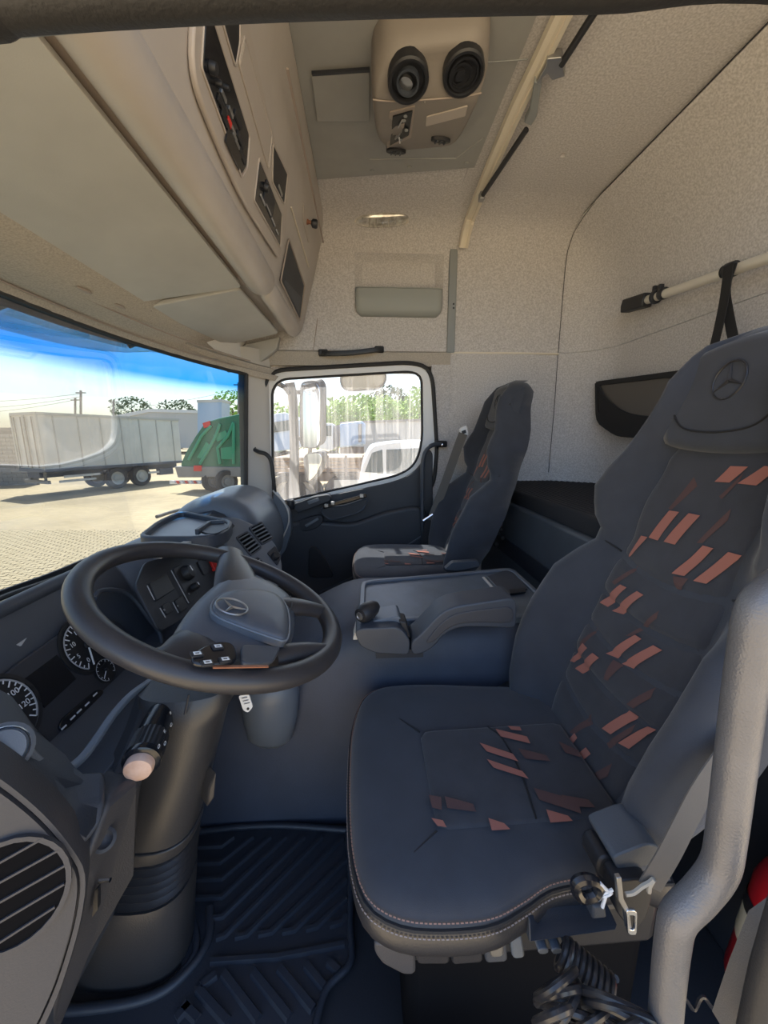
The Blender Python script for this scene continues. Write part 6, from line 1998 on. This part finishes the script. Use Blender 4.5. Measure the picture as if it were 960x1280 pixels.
# --- vehicles and yard beyond the passenger window
yw = thing('yard_wall', P(480, 545, Y=34), 'long pale yard wall below the hedge trees', 'wall')
G().prism([P(*q, Y=34) for q in ((425, 528), (540, 524), (540, 566), (425, 566))], (0, .4, 0)).build('wall_slab', 'wall_pale', yw)
G().prism([P(*q, Y=33.9) for q in ((425, 527), (540, 523), (540, 526), (425, 530))], (0, .6, 0)).build('coping', 'pole_grey', yw)
for k in range(4):
    G().prism([P(430 + 26 * k, 529 - k, Y=33.85), P(432 + 26 * k, 529 - k, Y=33.85), P(432 + 26 * k, 566, Y=33.85), P(430 + 26 * k, 566, Y=33.85)], (0, .2, 0)).build('pilaster', 'wall_pale', yw)
wt = thing('white_truck', P(410, 563, Y=20), 'white truck cab with green side window beyond the door mirror', 'truck')
G().prism(rpoly([P(*q, Y=20) for q in ((399, 534), (404, 529), (416, 529), (417, 563), (399, 561))], .1, 3), (0, 2, 0)).build('cab', 'paint_white', wt, bevel=.06)
G().prism([P(*q, Y=19.95) for q in ((404, 532), (414, 532), (414, 545), (406, 545))], (0, .05, 0)).build('cab_window', 'window_dark', wt)
G().prism([P(*q, Y=20) for q in ((418, 532), (424, 531), (424, 558), (418, 559))], (0, 2.2, 0)).build('cab_gap', 'chassis_blue', wt)
for px in (404, 416):
    wheel(P(px, 575, Y=20.4), V(0, -1, 0), .5, .3, wt, 'pole_grey')
G().span((P(399, 570, Y=20).x, 20.2, GZ + .5), (P(423, 570, Y=20).x, 21.5, GZ + .85)).build('chassis', 'chassis_blue', wt)
bx = thing('blue_box_body', P(440, 560, Y=19.5), 'pale blue box body standing behind the white truck cab', 'container')
G().prism([P(*q, Y=19.6) for q in ((425, 529), (452, 526), (457, 530), (457, 556), (425, 560))], (0, 2.4, 0)).build('box', 'paint_blue', bx, bevel=.08)
G().prism([P(*q, Y=19.55) for q in ((448, 530), (452, 530), (452, 552), (448, 553))], (0, .06, 0)).build('box_door', 'pole_grey', bx)
G().span((P(425, 560, Y=19.6).x, 19.8, GZ), (P(455, 560, Y=19.6).x, 21.0, P(440, 559, Y=19.8).z)).build('box_support', 'steel_brown', bx)
lb = thing('blue_parked_bus', P(348, 560, Y=15), 'pale blue-grey vehicle side at the left edge of the door window', 'vehicle')
G().prism(rpoly([P(*q, Y=15) for q in ((330, 520), (358, 515), (366, 522), (366, 562), (330, 566))], .15, 3), (0, 2.4, 0)).build('body', 'paint_blue', lb, bevel=.1)
G().prism([P(*q, Y=14.95) for q in ((340, 528), (362, 525), (362, 538), (340, 541))], (0, .06, 0)).build('side_window', 'window_dark', lb)
for px in (340, 358):
    wheel(P(px, 580, Y=15.2), V(0, -1, 0), .5, .3, lb, 'pole_grey')
# flatbed with wooden boards in the foreground
fb = thing('flatbed_body', P(400, 600, Y=9), 'brown wooden flatbed body standing outside the passenger door', 'flatbed')
za, zb3 = P(400, 572, Y=9).z, P(400, 590, Y=9).z
xa_, xb_ = P(342, 580, Y=9).x, P(455, 580, Y=9).x
G().span((xa_, 9.0, za - .03), (xb_, 11.2, za)).build('deck', 'wood_bed', fb)
for k in range(4):
    z = zb3 + (za - zb3) * (k + .5) / 4
    G().span((xa_, 8.96, z - (za - zb3) * .10), (xb_, 9.0, z + (za - zb3) * .10)).build('side_board', 'wood_bed', fb)
for k in range(6):
    x = xa_ + (xb_ - xa_) * k / 5
    G().span((x - .03, 8.93, zb3 - .1), (x + .03, 8.97, za + .05)).build('stake', 'steel_brown', fb)
G().span((xa_, 9.3, zb3 - .25), (xb_, 10.9, zb3 - .05)).build('subframe', 'steel_brown', fb)
for px in (360, 380, 430):
    wheel(P(px, 617, Y=9.3), V(0, -1, 0), .48, .28, fb, 'pole_grey')
for k in range(3):
    G().lathe(P(425 + 8 * k, 612, Y=8.9), V(0, -1, 0), [(.05, 0), (.05, .04), (.01, .05)], 12).build('lamp', 'red_button', fb)
G().span((P(418, 610, Y=8.9).x, 8.85, P(400, 616, Y=8.9).z), (P(460, 610, Y=8.9).x, 8.9, P(400, 600, Y=8.9).z)).build('tail_board', 'trailer_frame', fb)
# white van close to the passenger door
vn = thing('white_van', P(490, 610, Y=6.0), 'sunlit white van parked close outside the passenger door', 'van')
YV = 5.6
vpf = [P(*q, Y=YV) for q in ((448, 612), (452, 585), (462, 562), (470, 556), (500, 552), (560, 550), (560, 680), (448, 680))]
G().prism(rpoly(vpf, [.05, .1, .15, .15, .2, .02, .02, .02], 4), (0, 1.9, 0)).build('body', 'paint_white', vn, bevel=.10, seg=4)
G().prism([P(*q, Y=YV - .01) for q in ((456, 590), (465, 566), (478, 562), (479, 592))], (0, .03, 0)).build('front_window', 'window_dark', vn)
G().prism([P(*q, Y=YV - .01) for q in ((483, 592), (483, 562), (530, 560), (530, 592))], (0, .03, 0)).build('side_window', 'window_dark', vn)
for px in (470, 560):
    wheel(P(px, 745, Y=YV + .2), V(0, -1, 0), .36, .22, vn, 'pole_grey')

# --- mirrors of this truck
mr = thing('door_mirror', P(372, 600, Y=2.55), 'large double door mirror on a grey stem outside the passenger window', 'mirror')
G().tube(cr([P(362, 478, Y=2.5), P(366, 500, Y=2.52), P(368, 560, Y=2.52), P(367, 630, Y=2.5)], 5), .030, 12).build('stem', 'pole_grey', mr)
def mirror(quad, nm):
    a = [P(*q, Y=2.48 + .06 * (q[0] < 385)) for q in quad]
    nb = (a[1] - a[0]).cross(a[2] - a[1]).normalized()
    if nb.y > 0:
        nb = -nb
    b = rpoly(a, .04, 4)
    h = G().prism([p - nb * .004 for p in b], -nb * .08).build(nm + '_housing', 'seal_rubber', mr, bevel=.02, seg=3)
    c = sum(b, V(0, 0, 0)) / len(b)
    G().prism([p + (c - p) * .05 - nb * .005 for p in b], nb * .006).build(nm, 'mirror_glass', mr)
mirror(((374, 478), (394, 475), (400, 484), (400, 556), (394, 562), (374, 560)), 'main_mirror')
mirror(((378, 568), (400, 565), (403, 574), (394, 596), (382, 605)), 'wide_mirror')
for py in (490, 548):
    G().tube([P(366, py, Y=2.52), P(380, py, Y=2.56)], .015, 8).build('bracket', 'seal_rubber', mr)
G().tube([V(-.60, 2.27, 1.43), P(345, 478, Y=2.45), P(356, 484, Y=2.48), P(362, 492, Y=2.5)], .016, 8).build('upper_arm', 'seal_rubber', mr)
km = thing('kerb_mirror', P(453, 478, Y=2.45), 'cream-backed kerb mirror hanging above the passenger window', 'mirror')
G().prism(rpoly([P(*q, Y=2.42) for q in ((425, 469), (483, 466), (482, 478), (474, 486), (436, 489), (427, 484))], .03, 4), (0, .06, 0)).build('shell', 'cream_plastic', km, bevel=.012, seg=3)
lo = rpoly([P(*q, Y=2.415) for q in ((425, 469), (483, 466), (482, 478), (474, 486), (436, 489), (427, 484))], .03, 4)
G().tube(lo, .005, 6, closed=True).build('shell_rim', 'pole_grey', km)
G().tube([P(453, 468, Y=2.45), P(453, 455, Y=2.32)], .014, 8).build('hanger', 'seal_rubber', km)

# --- exterior sun shield above the windshield and the wiper
ss = thing('sun_shield', (-1.15, 1.15, 1.40), 'smoky translucent sun shield outside the top of the windshield', 'sun shield')
rows = []
for i in range(21):
    y = .15 + 1.95 * i / 20
    bow = .22 * (abs(y - 1.15) / .98) ** 3
    rows.append([V(-1.01 + bow, y, 1.58), V(-1.12 + bow, y, 1.53), V(-1.22 + bow, y, 1.465), V(-1.27 + bow, y, 1.42 + .06 * (abs(y - 1.15) / .98) ** 6)])
G().sheet(rows, (-.005, 0, .006)).build('shield', 'smoke_visor', ss)
for y0, y1 in ((.3, .85), (.92, 1.38), (1.46, 1.95)):
    r = []
    for y in (y0, (y0 + y1) / 2, y1):
        bow = .22 * (abs(y - 1.15) / .98) ** 3
        r.append([V(-1.06 + bow, y, 1.545), V(-1.12 + bow, y, 1.517), V(-1.21 + bow, y, 1.460)])
    G().sheet(r, (-.004, 0, -.004)).build('shield_panel', 'smoke_visor_light', ss)
for y in (.35, .9, 1.42, 1.95):
    bow = .22 * (abs(y - 1.15) / .98) ** 3
    G().tube([V(-.96 + bow, y, 1.55), V(-1.20 + bow, y, 1.465)], .012, 8).build('bracket', 'seal_rubber', ss)
wp = thing('windshield_wiper', P(60, 730, X=-.99), 'black wiper arm lying along the lower windshield', 'wiper')
G().tube(cr([P(-60, 778, X=-.99), P(0, 748, X=-.99), P(50, 730, X=-.99), P(88, 716, X=-1.0)], 5), .008, 8).build('arm', 'seal_rubber', wp)
G().sweep(cr([P(-60, 770, X=-1.0), P(0, 743, X=-1.0), P(60, 721, X=-1.0), P(110, 700, X=-1.0)], 5), [(-.004, -.010), (.004, -.010), (.004, .010), (-.004, .010)], up=(0, 0, 1)).build('blade', 'seal_rubber', wp)
wp2 = thing('windshield_wiper', P(220, 640, X=-.95), 'second wiper blade resting near the passenger side corner', 'wiper')
G().tube(cr([P(196, 646, X=-1.02), P(222, 638, X=-1.0), P(262, 630, X=-.95)], 5), .009, 8).build('blade', 'seal_rubber', wp2)
